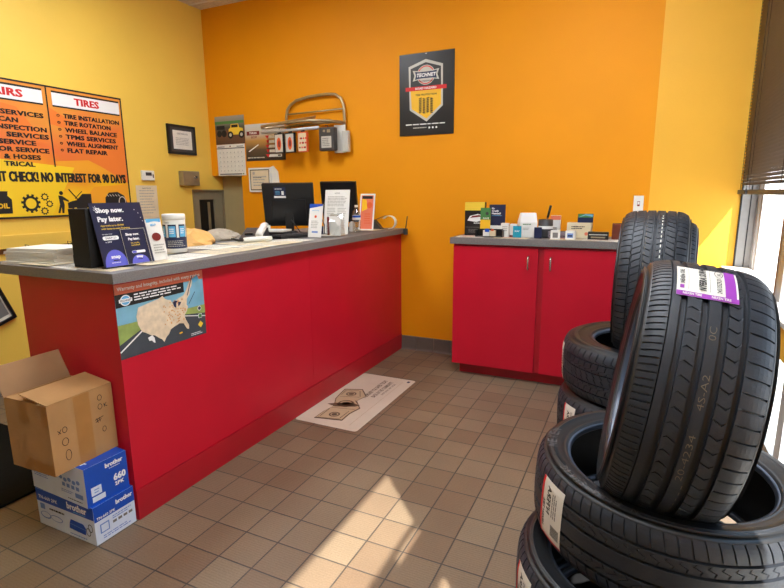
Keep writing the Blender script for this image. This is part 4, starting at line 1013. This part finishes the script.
a.text('Shop now.', .020, .118, .065, .014, M_pw, 3, .05); a.text('Pay later.', .028, .098, .055, .014, M_pw, 3, .05); a.text('No credit', .036, .086, .04, .006, M_pyel, 3, .02); a.text('needed', .036, .077, .04, .006, M_pyel, 3, .02)
rrect(a, .03, .045, .096, .056, .005, M_pw, 3); a.rect(.032, .046, .052, .055, M_peri, 4); a.disc(.062, .002, .042, M_peri, 3, 26, ry=.036, a0=0, a1=PI); a.text('snap', .046, .022, .032, .011, M_pw, 4, .05); a.rect(.05, .017, .074, .020, M_ink, 4)
a.build('leaflet_pocket', t)
MB().box(-.02, .008, -WD/2, WD/2, -.006, .0, M_black).build('foot', t)
t = thing('leaflet_box', 'black cardboard leaflet box standing behind the navy sign', 'box', (-.214, .018, Z+.0035))
MB().box(-.05, .055, -.115, .10, 0, .236, M_blackm, bevel=.003).build('body', t)
MB().box(-.062, -.05, -.11, .09, .01, .05, M_black, bevel=.004).build('rear_lip', t)
t = thing('sample_pouch', 'white and blue stand-up pouch with a dark red oval, right of the navy sign', 'pouch', (-.140, .200, Z+.004))
b = MB().m(M_white); H = .180; sec = []
for k in range(7):
    f_ = k/6; hw = .060-.018*f_**1.5; hd = .032*(1-f_)**.8+.002
    sec.append([(-hd*math.cos(q*PI/6)*1.0, -hw*math.cos(q*PI/12*1.0)*1, 0) for q in range(0)] or [(hd*math.sin(2*PI*q/16), hw*math.cos(2*PI*q/16), H*f_) for q in range(16)])
vv = [p for s_ in sec for p in s_]; ff = [(i*16+q, i*16+(q+1) % 16, (i+1)*16+(q+1) % 16, (i+1)*16+q) for i in range(6) for q in range(16)]
b.add(vv, [tuple(reversed(q)) for q in ff], True); b.build('pouch_body', t)
MB().box(-.004, .004, -.037, .037, H-.012, H+.004, M_lblue).build('top_seal', t)
sx = lambda z: .032*(1-z/H)**.8+.0035
a = Art(mapf=lambda x, y, l: (sx(y)+.0022+l*.6, x, y)); a.disc(-.005, .105, .024, M_maroon, 1, 18, ry=.018); a.text('MVP', -.024, .152, .03, .010, M_lblue, 1, .03); a.bars(-.03, .03, .03, .075, 4, M_inkl, 1); a.build('print', t)
# wipes tub
t = thing('wipes_tub', 'white cylindrical wipes tub with light blue and navy label', 'tub', (-.315, .475, Z+.0035))
MB().lathe([(.052, 0), (.054, .004), (.054, .165), (.052, .17)], 36, M_wpl).build('tub_body', t)
MB().lathe([(.0555, .165), (.0555, .189), (.052, .194), (0, .194)], 36, M_white).build('lid', t)
a = Art(mapf=lambda x, y, l: ((.0543+l)*math.cos(x/.054-.9), (.0543+l)*math.sin(x/.054-.9), y))
for k in range(20): a.rect(-.08+.009*k, .022, -.071+.009*k, .077, M_mnavy, 1)
for k in range(4):
    for q in range(5): a.rect(-.075+.052*k+.008*q, .075, -.067+.052*k+.008*q, .142, M_mnavy, 1)
    for q in range(4): a.rect(-.071+.052*k+.008*q, .080, -.063+.052*k+.008*q, .134, M_lblue, 2)
    a.bars(-.067+.052*k, .095, -.045+.052*k, .125, 3, M_pw, 3)
a.text('Vitamin', -.045, .148, .03, .009, M_inkg, 1, .01); a.bars(-.03, .03, .06, .065, 4, M_inkl, 2)
a.build('label', t)
# crumpled bags
def lump(name, label, cat, x, y, z, sx_, sy_, sz_, m_, rz=0, seed=1, group=None):
    random.seed(seed); bm = bmesh.new(); bmesh.ops.create_icosphere(bm, subdivisions=3, radius=1)
    for q in bm.verts:
        n_ = q.co.copy(); f_ = 1+random.uniform(-.10, .10); q.co = V((n_.x*sx_/2*f_, n_.y*sy_/2*f_, (max(n_.z, -.0)*sz_)*(1+random.uniform(-.16, .16))+(.0 if n_.z < 0 else 0)))
        if abs(n_.x) > .6: q.co.z *= .7
    me = bpy.data.meshes.new(name); bm.to_mesh(me); bm.free(); me.materials.append(m_)
    o = bpy.data.objects.new(name, me); COL.objects.link(o); o.location = (x, y, z); o.rotation_euler = (0, 0, rz); return tag(o, label, cat, group)
lump('paper_bag', 'crumpled tan paper bag lying on the counter behind the wipes tub', 'bag', -.57, .82, Z+.004, .26, .34, .085, M_manila, .2, 3)
lump('cloth_bundle', 'flattened grey cloth bundle on the counter by the grey door', 'cloth', -.66, 1.16, Z+.003, .26, .30, .065, M_cloth, .1, 5)
# label gun / scanner, phone
t = thing('desk_phone', 'white and grey desk phone lying on the counter in front of the cloth', 'phone', (-.42, 1.21, Z+.004), .5)
MB().hexa([(-.08, -.11, 0), (.08, -.11, 0), (.08, .11, 0), (-.08, .11, 0), (-.075, -.10, .02), (.075, -.10, .02), (.07, .10, .07), (-.07, .10, .07)], M_dgrey).build('base', t)
MB().tube([(.05, -.11, .036), (.05, -.06, .055), (.05, .0, .065), (.05, .07, .085), (.05, .115, .085)], .024, 10, M_wpl, flat=.8).build('handset', t)
MB().box(-.05, -.0, -.06, .04, .035, .045, M_black, bevel=.002).build('keypad', t)
t = thing('barcode_scanner', 'white handheld scanner with black cable near the counter edge', 'scanner', (-.27, 1.06, Z+.0045), .95)
MB().tube([(-.085, 0, .016), (-.04, 0, .019), (.03, 0, .021), (.085, 0, .019)], .019, 12, M_wpl, flat=.8).build('body', t)
MB().tube([(-.085, 0, .017), (-.12, .0, .02), (-.15, .03, .025), (-.14, .07, .02), (-.10, .08, .006), (-.06, .07, .004)], .005, 8, M_black).build('cable', t)
# keyboard and clutter
t = thing('keyboard', 'black keyboard lying on the counter below the left monitor', 'keyboard', (-.285, 1.46, Z+.004), 1.35)
MB().box(-.17, .17, -.06, .06, 0, .018, M_black, bevel=.004).build('case', t)
k = MB()
for i in range(14):
    for j in range(4): k.box(-.16+.023*i, -.141+.023*i, -.05+.025*j, -.029+.025*j, .018, .024, M_dgrey)
k.build('keys', t)
t = thing('receipt_printer', 'low cream receipt tray with black base beside the left monitor', 'printer', (-.50, 1.52, Z+.003), .2)
MB().box(-.10, .10, -.075, .075, 0, .03, M_black, bevel=.005).build('base', t); MB().box(-.11, .10, -.07, .07, .03, .045, M_wpl, bevel=.004).build('tray', t); MB().box(-.06, -.03, -.03, .0, .045, .075, M_wpl, bevel=.003).build('knob', t)
t = thing('mouse', 'small black mouse by the receipt tray', 'mouse', (-.40, 1.62, Z+.002), .4)
MB().lathe([(.0, .032), (.018, .03), (.03, .02), (.034, .006), (.03, 0)][::-1], 18, M_black).build('body', t); MB().box(-.002, .002, .0, .03, .026, .033, M_dgrey).build('scroll_wheel', t)
# monitors (seen from behind)
def monitor(loc, rz, w_, h, label, sticker):
    t = thing('monitor', label, 'monitor', loc, rz, 'monitors on the counter')
    tl = math.radians(15)
    def M(mb):
        R3 = Matrix.Rotation(tl, 4, 'X'); mb.v = [tuple(R3 @ V(q)) for q in mb.v]; mb.v = [(q[0], q[1], q[2]+.06) for q in mb.v]; return mb
    M(MB().box(-w_/2, w_/2, -.016, .022, 0, h, M_black, bevel=.007)).build('shell', t)
    M(MB().box(-w_*.34, w_*.34, -.024, -.014, h*.12, h*.64, M_black, bevel=.004)).build('rear_hump', t)
    M(MB().box(-w_/2+.012, w_/2-.012, .0215, .0228, .014, h-.012, M_dgrey)).build('screen', t)
    MB().box(-.03, .03, -.05, -.02, .01, .18, M_black, bevel=.005).build('neck', t)
    MB().lathe([(.11, 0), (.11, .006), (.08, .013), (0, .015)], 28, M_black).build('foot', t)
    if sticker:
        a = Art((-w_*.5+.085, -.0165, h-.09), (1, 0, 0), (0, 0, 1)); a.rect(0, 0, .085, .065, M_mnavy, 1); a.rect(0, -.015, .085, 0, M_pw, 1); a.bars(.012, .01, .05, .04, 3, M_lblue, 2); a.bars(.01, .046, .075, .058, 1, M_pw, 2); a.rect(.055, .008, .072, .036, M_pw, 2)
        M(a).build('sticker', t)
    MB().tube([(.0, -.04, .12), (.05, -.07, .06), (.08, -.08, .015), (.16, -.04, .006)], .004, 6, M_black).build('cable', t)
    return t
monitor((-.535, 1.76, Z+.0005), .48, .37, .32, 'left black monitor seen from behind, with a small blue sticker', True)
monitor((-.44, 2.34, Z+.0005), .30, .30, .34, 'right black monitor seen from behind, partly behind the white notice', False)
# things between monitor and edge
t = thing('card_rack', 'small black wire rack of cards below the left monitor', 'rack', (-.27, 1.72, Z+.003), .9)
b = MB()
for x in (-.05, -.02, .01, .04): b.tube([(x, -.03, .0), (x, -.035, .07), (x-.01, .0, .12), (x-.01, .03, .09), (x, .04, .0)], .003, 6, M_black)
b.tube([(-.06, -.03, .003), (.05, -.03, .003)], .003, 6, M_black).tube([(-.06, .04, .003), (.05, .04, .003)], .003, 6, M_black); b.build('wire_frame', t)
MB().box(-.045, .035, -.02, -.012, .004, .06, M_mnavy).build('card', t); MB().box(-.04, .04, .0, .01, .004, .05, M_paper).build('card', t)
def stand(name, label, x, y, w_, h, rz, lean_, face, deco, cat='leaflet', tk=.003, z=Z+.003):
    t = thing(name, label, cat, (x, y, z), rz)
    l_ = math.radians(lean_); a = Art((-w_/2, 0, 0), (1, 0, 0), (0, math.sin(l_), math.cos(l_)))
    a.prism([a.P(0, 0, 0), a.P(w_, 0, 0), a.P(w_, h, 0), a.P(0, h, 0)], tuple(-a.n), tk, face); deco(a, w_, h); a.build('panel', t)
    b = MB().box(-w_/2*.8, w_/2*.8, 0, max(.03, h*math.sin(l_)+.012), 0, .003, M_clear); b.build('foot', t)
    b = MB().hexa([(-w_*.1, h*.6*math.sin(l_)+tk+.002, h*.6), (w_*.1, h*.6*math.sin(l_)+tk+.002, h*.6), (w_*.12, h*math.sin(l_)+.012, .003), (-w_*.12, h*math.sin(l_)+.012, .003), (-w_*.1, h*.6*math.sin(l_)+tk+.004, h*.6), (w_*.1, h*.6*math.sin(l_)+tk+.004, h*.6), (w_*.12, h*math.sin(l_)+.014, .003), (-w_*.12, h*math.sin(l_)+.014, .003)], M_clear); b.build('strut', t)
    return t
stand('leaflet', 'slim white leaflet with a blue top stripe standing in front of the left monitor', -.155, 1.50, .108, .225, -.05, 10, M_white, lambda a, w_, h: (a.poly([(0, h-.03), (w_, h-.012), (w_, h), (0, h)], M_bblue, 1), a.text('synchrony', .02, h-.05, .06, .012, M_lblue, 1, .02), a.disc(w_*.5, h-.085, .01, M_rust, 1, 10), a.bars(.02, .06, w_-.02, h-.11, 5, M_inkl, 1), a.rect(.03, .03, .08, .042, M_inkblue, 1)))
stand('price_notice', 'tall white printed notice in an upright holder between the monitors', -.19, 1.83, .215, .32, -.05, 8, M_white, lambda a, w_, h: (a.text('NOTICE', w_*.4, h-.03, w_*.2, .01, M_inkg, 1), a.bars(.025, h*.62, w_-.02, h-.045, 7, M_inkl, 1), a.bars(.025, .03, w_*.48, h*.6, 13, M_inkl, 1), a.bars(w_*.54, .03, w_-.02, h*.6, 13, M_inkl, 1)), 'notice')
t = thing('leaflet_holder', 'clear acrylic holder with folded white leaflets in front of the tall notice', 'holder', (-.085, 1.63, Z+.003), -.05)
MB().hexa([(-.06, 0, 0), (.06, 0, 0), (.06, .06, 0), (-.06, .06, 0), (-.058, .01, .10), (.05, .03, .10), (.045, .06, .15), (-.058, .06, .15)], M_clear).build('pocket', t)
MB().box(-.05, .045, .022, .03, .003, .135, M_white).build('leaflets', t); MB().box(-.055, -.046, .01, .05, .003, .13, M_maroon).build('leaflet_spine', t)
t = thing('water_bottle', 'clear water bottle with a blue label before the orange flyer', 'bottle', (-.115, 2.02, Z+.002))
MB().lathe([(.028, 0), (.031, .006), (.031, .05), (.029, .054), (.031, .058), (.031, .14), (.027, .158), (.014, .178), (.012, .19), (.012, .195)], 24, M_clear).build('body', t)
MB().lathe([(.0316, .095), (.0316, .13)], 24, M_white, cap=False).build('label', t); MB().lathe([(.0319, .112), (.0319, .128)], 24, M_bblue, cap=False).build('label_band', t)
MB().lathe([(.0135, .188), (.0135, .203), (.012, .205), (0, .205)], 18, M_wpl).build('cap', t)
t = thing('hand_gel', 'tiny white and black dispenser bottle behind the water bottle', 'bottle', (-.20, 2.10, Z+.001))
MB().lathe([(.022, 0), (.024, .005), (.024, .06), (.012, .075), (.008, .08)], 18, M_wpl).build('body', t); MB().lathe([(.010, .078), (.010, .10), (0, .10)], 12, M_black).build('cap', t)
stand('orange_flyer', 'orange printed flyer in a white frame standing behind the water bottle', -.135, 2.20, .135, .29, -.05, 9, M_white, lambda a, w_, h: (a.rect(.012, .012, w_-.012, h-.012, M_sal, 1), a.rect(.02, h-.04, w_-.02, h-.018, M_ink, 2), a.poly([(.02, .15), (.07, .17), (.06, .24), (.02, .25)], M_pgold, 2), a.bars(.05, .05, w_-.02, .14, 5, M_rust, 2), a.disc(.09, .2, .025, M_rust, 2, 12)))
# tape roll on dispenser
t = thing('tape_dispenser', 'black hand tape dispenser with a clear looped strip at the far end of the counter', 'tape dispenser', (-.10, 2.40, Z+.001), .1)
b = MB()
pts = [(.075+.06*math.cos(math.radians(q)), 0, .058+.055*math.sin(math.radians(q))) for q in range(-95, 150, 15)]
vv = [(x, s_*.024, z) for x, y, z in pts for s_ in (-1, 1)]+[((x-.075)*.9+.075, s_*.024, (z-.058)*.9+.058) for x, y, z in pts for s_ in (-1, 1)]
n = len(pts); ff = [(2*i, 2*i+1, 2*i+3, 2*i+2) for i in range(n-1)]+[(2*n+2*i, 2*n+2*i+2, 2*n+2*i+3, 2*n+2*i+1) for i in range(n-1)]+[(2*i, 2*i+2, 2*n+2*i+2, 2*n+2*i) for i in range(n-1)]+[(2*i+1, 2*n+2*i+1, 2*n+2*i+3, 2*i+3) for i in range(n-1)]
b.add(vv, ff, True, M_white); b.build('tape_loop', t)
MB().hexa([(-.09, -.03, 0), (.02, -.03, 0), (.02, .03, 0), (-.09, .03, 0), (-.085, -.025, .07), (-.045, -.025, .075), (-.045, .025, .075), (-.085, .025, .07)], M_dgrey).build('body', t)
MB().hexa([(-.085, -.02, .06), (-.06, -.02, .075), (-.06, .02, .075), (-.085, .02, .06), (.03, -.02, .105), (.04, -.02, .112), (.04, .02, .112), (.03, .02, .105)], M_brass).build('arm', t)
# counter end bracket with stylus
t = thing('stylus_holder', 'small grey bracket with an upright black pen on the far end of the counter edge', 'pen holder', (.052, 2.56, 1.03))
MB().box(-.0105, .018, -.02, .012, -.02, .03, M_dgrey, bevel=.004).build('bracket', t); MB().tube([(.004, -.004, .03), (.02, -.004, .135)], .0045, 8, M_black).build('pen', t)

# =================================================================== ON THE CABINET
Z = 1.0372
def bx(name, label, cat, x, y, w_, d, h, m_, rz=0, deco=None, top=None, group=None, z=None):
    t = thing(name, label, cat, (x, y, Z+.0015 if z is None else z), rz, group)
    MB().box(-w_/2, w_/2, -d/2, d/2, 0, h, m_, bevel=.0015).build('body', t)
    if deco: a = Art((-w_/2, -d/2-.0003, 0), (1, 0, 0), (0, 0, 1)); deco(a, w_, h); a.build('front_print', t)
    if top: a = Art((-w_/2, -d/2, h+.0003), (1, 0, 0), (0, 1, 0)); a.rect(0, 0, w_, d, top, 0); a.build('top_print', t)
    return t
for k, (x, y, w_, h, rz, lab) in enumerate(((.72, 2.24, .20, .15, .05, 'white sheet flat on the near left corner of the cabinet top'), (1.02, 2.22, .24, .12, -.08, 'cream sheet flat on the cabinet top before the house-shaped carton'), (1.42, 2.26, .28, .16, .04, 'salmon and white sheet flat on the cabinet top at its middle'), (1.62, 2.25, .24, .17, -.1, 'white sheet flat on the cabinet top before the brown case'))):
    sheet('flat_flyer', lab, 'paper', x, y, w_, h, rz, Z+.0003+.0002*k, (M_paper, M_cream, M_cream, M_paper)[k], .0008, 'sheets flat on the cabinet', lambda a, w_, h: (a.bars(.02, .02, w_-.02, h-.02, 4, M_inkl, 1), a.rect(.03, h*.55, w_*.6, h*.8, M_sal, 1.5)))
bx('wiper_box', 'tall black box with yellow top band at the left end of the cabinet', 'box', .715, 2.36, .15, .05, .245, M_poster, .02, lambda a, w_, h: (a.rect(0, h-.06, w_, h, M_pyel, 1), a.poly([(.02, .11), (.04, .145), (.10, .16), (.14, .15), (.14, .115), (.09, .10)], M_pw, 1), a.poly([(.04, .13), (.06, .145), (.11, .152), (.13, .14)], M_maroon, 2), a.bars(.07, .085, .13, .10, 1, M_pw, 2), a.rect(.005, .06, w_-.005, .063, M_inkg, 1), a.bars(.03, .02, .12, .05, 3, M_inkg, 1)), top=M_pyel)
stand('green_leaflet', 'green and yellow leaflet standing between the black box and the navy card', .800, 2.322, .075, .205, 0, 2, M_pgold, lambda a, w_, h: (a.rect(0, h*.58, w_, h, M_green, 1), a.text('SAVE', .02, h*.6, .045, .012, M_pw, 2, .02), a.disc(.05, h*.8, .012, M_dgrey, 2, 10)), z=Z+.0015)
bx('packet_box', 'low white packet box supporting the navy card', 'box', .875, 2.36, .20, .05, .076, M_white, 0, lambda a, w_, h: (a.bars(.02, .03, .08, .06, 2, M_inkl, 1), a.disc(.17, .055, .005, M_pred, 1, 8)))
stand('navy_card', 'navy card reading "No Credit Needed!" standing on the white packet box', .882, 2.345, .120, .152, .0, 2, M_navy, lambda a, w_, h: (a.text('No', .02, h-.035, .02, .014, M_pw, 1, .04), a.text('Credit', .02, h-.053, .05, .014, M_pw, 1, .04), a.text('Needed!', .02, h-.071, .066, .014, M_pw, 1, .04), a.rect(.02, h-.082, .095, h-.079, M_lblue, 1)), z=Z+.078)
t = thing('business_card_holder', 'clear and black holder with business cards at the front left of the cabinet', 'card holder', (.855, 2.245, Z+.0015))
MB().box(-.10, .10, -.02, .03, 0, .006, M_black).build('base', t); MB().box(-.10, -.092, -.02, .03, .006, .05, M_black).box(.092, .10, -.02, .03, .006, .05, M_black).box(-.092, .092, .022, .03, .006, .056, M_black).build('holder_sides', t)
MB().box(-.045, -.002, -.012, .014, .006, .048, M_white, bevel=.001).build('card_stack', t); MB().box(.004, .045, -.012, .014, .006, .048, M_cream, bevel=.001).build('card_stack', t); MB().box(-.03, .0, -.014, -.012, .036, .06, M_bblue).build('card', t); MB().box(.014, .034, -.014, -.012, .044, .058, M_rust).build('card', t)
bx('white_packet', 'small upright white packet right of the navy card', 'packet', .955, 2.30, .055, .04, .098, M_white, .05, lambda a, w_, h: a.bars(.01, .04, .05, .08, 3, M_inkl, 1))
bx('white_packet', 'small white packet with a black dot beside the house-shaped carton', 'packet', 1.015, 2.32, .05, .04, .092, M_white, -.1, lambda a, w_, h: (a.disc(.03, .068, .006, M_ink, 1, 10), a.rect(.0, 0, .05, .012, M_maroon, 1)))
t = thing('gable_carton', 'white house-shaped carton with folded gable top in the middle of the cabinet clutter', 'carton', (1.10, 2.36, Z+.0015), .35)
w_, d, h = .12, .12, .105
b = MB().m(M_white); vv = [(-w_/2, -d/2, 0), (w_/2, -d/2, 0), (w_/2, d/2, 0), (-w_/2, d/2, 0), (-w_/2, -d/2, h), (w_/2, -d/2, h), (w_/2, d/2, h), (-w_/2, d/2, h), (-w_/2+.012, -.03, h+.065), (w_/2-.005, -.03, h+.065), (w_/2-.005, .03, h+.065), (-w_/2+.012, .03, h+.065)]
b.add(vv, [(3, 2, 1, 0), (0, 1, 5, 4), (1, 2, 6, 5), (2, 3, 7, 6), (3, 0, 4, 7), (4, 5, 9, 8), (5, 6, 10, 9), (6, 7, 11, 10), (7, 4, 8, 11), (8, 9, 10, 11)]); b.build('carton_body', t)
a = Art((-w_/2, -d/2-.0003, 0), (1, 0, 0), (0, 0, 1)); a.bars(.02, .085, .08, .10, 1, M_green, 1); a.bars(.02, .05, .07, .07, 2, M_inkl, 1); a.build('front_print', t)
bx('teal_packet', 'bright teal packet leaning at the foot of the house-shaped carton', 'packet', 1.052, 2.252, .058, .012, .082, M_teal, .05, lambda a, w_, h: a.text('SNAP', .012, .04, .034, .012, M_pw, 1, .03))
t = thing('pen_mug', 'dark mug holding a diagonal marker, right of the house-shaped carton', 'mug', (1.228, 2.365, Z+.0015))
MB().lathe([(.046, 0), (.05, .004), (.05, .125), (.046, .125), (.045, .012), (0, .012)], 28, M_dgrey, cap=True).build('mug_body', t)
MB().lathe([(.0508, .06), (.0508, .08)], 28, M_pw, cap=False).build('white_band', t)
MB().tube([(-.02, 0, .015), (.0, -.01, .11), (.055, -.015, .205)], .009, 8, M_brass).build('marker', t) if False else None
t2 = thing('marker_pen', 'brown and black marker sticking out of the dark mug', 'pen', (1.218, 2.36, Z+.02)); MB().tube([(0, 0, 0), (.022, 0, .12)], .007, 8, M_brass).tube([(.022, 0, .12), (.040, 0, .205)], .0085, 8, M_black).build('barrel', t2); MB().tube([(.03, -.009, .16), (.04, -.009, .2)], .002, 6, M_black).build('pen_clip', t2)
bx('black_speaker_box', 'black box with navy side standing before the dark mug', 'box', 1.195, 2.255, .05, .05, .075, M_mnavy, .2)
bx('patterned_box', 'small white and red patterned box behind the dark mug', 'box', 1.285, 2.44, .07, .06, .15, M_white, .1, lambda a, w_, h: (a.rect(0, h-.03, w_, h, M_sal, 1), a.bars(.01, .03, .06, .07, 3, M_ink, 1)))
bx('grey_box', 'flat grey-violet box in the middle right of the cabinet clutter', 'box', 1.33, 2.34, .15, .07, .045, mat('grey violet card', (122, 114, 124), .6), .02, lambda a, w_, h: a.bars(.01, .01, .15, .02, 1, M_ink, 1))
bx('photo_cube', 'small white cube with a grey picture, in front of the grey-violet box', 'box', 1.315, 2.24, .062, .05, .058, M_white, .12, lambda a, w_, h: a.rect(.014, .01, .048, .044, M_inkg, 1))
bx('photo_cube', 'small white cube with a blue picture, left of the black flat case', 'box', 1.415, 2.24, .062, .05, .058, M_white, -.03, lambda a, w_, h: (a.rect(.012, .012, .05, .042, M_inkblue, 1), a.rect(.016, .02, .046, .03, M_mnavy, 2)))
bx('white_carton', 'white carton with black print carrying the small landscape picture', 'box', 1.455, 2.40, .16, .08, .105, M_cream, -.04, lambda a, w_, h: (a.bars(.03, .06, .12, .085, 2, M_ink, 1), a.disc(.13, .03, .012, M_sal, 1, 10)))
bx('landscape_picture', 'small green and blue landscape picture standing on the white carton', 'picture', 1.49, 2.39, .10, .012, .06, M_mnavy, -.04, lambda a, w_, h: (a.rect(.002, .035, w_-.002, h-.002, M_green, 1), a.poly([(.002, .035), (.05, .05), (w_-.002, .04), (w_-.002, .055), (.05, .06)], M_psky, 2), a.rect(.002, .002, w_-.002, .03, M_mnavy, 1)), z=Z+.107)
bx('flat_case', 'flat black and silver case left of the brown leather case', 'case', 1.585, 2.30, .13, .06, .05, M_black, .03, lambda a, w_, h: (a.rect(.008, .03, w_-.008, .036, M_pgrey, 1), a.rect(.02, .01, .11, .02, M_silver, 1)))
bx('brown_case', 'left one of two brown leather-look cases near the upright tyre', 'case', 1.725, 2.36, .115, .08, .105, M_leather, 0, group='brown cases')
bx('brown_case', 'right one of two brown leather-look cases, touching the upright tyre in view', 'case', 1.845, 2.36, .115, .08, .105, M_leather, 0, group='brown cases')
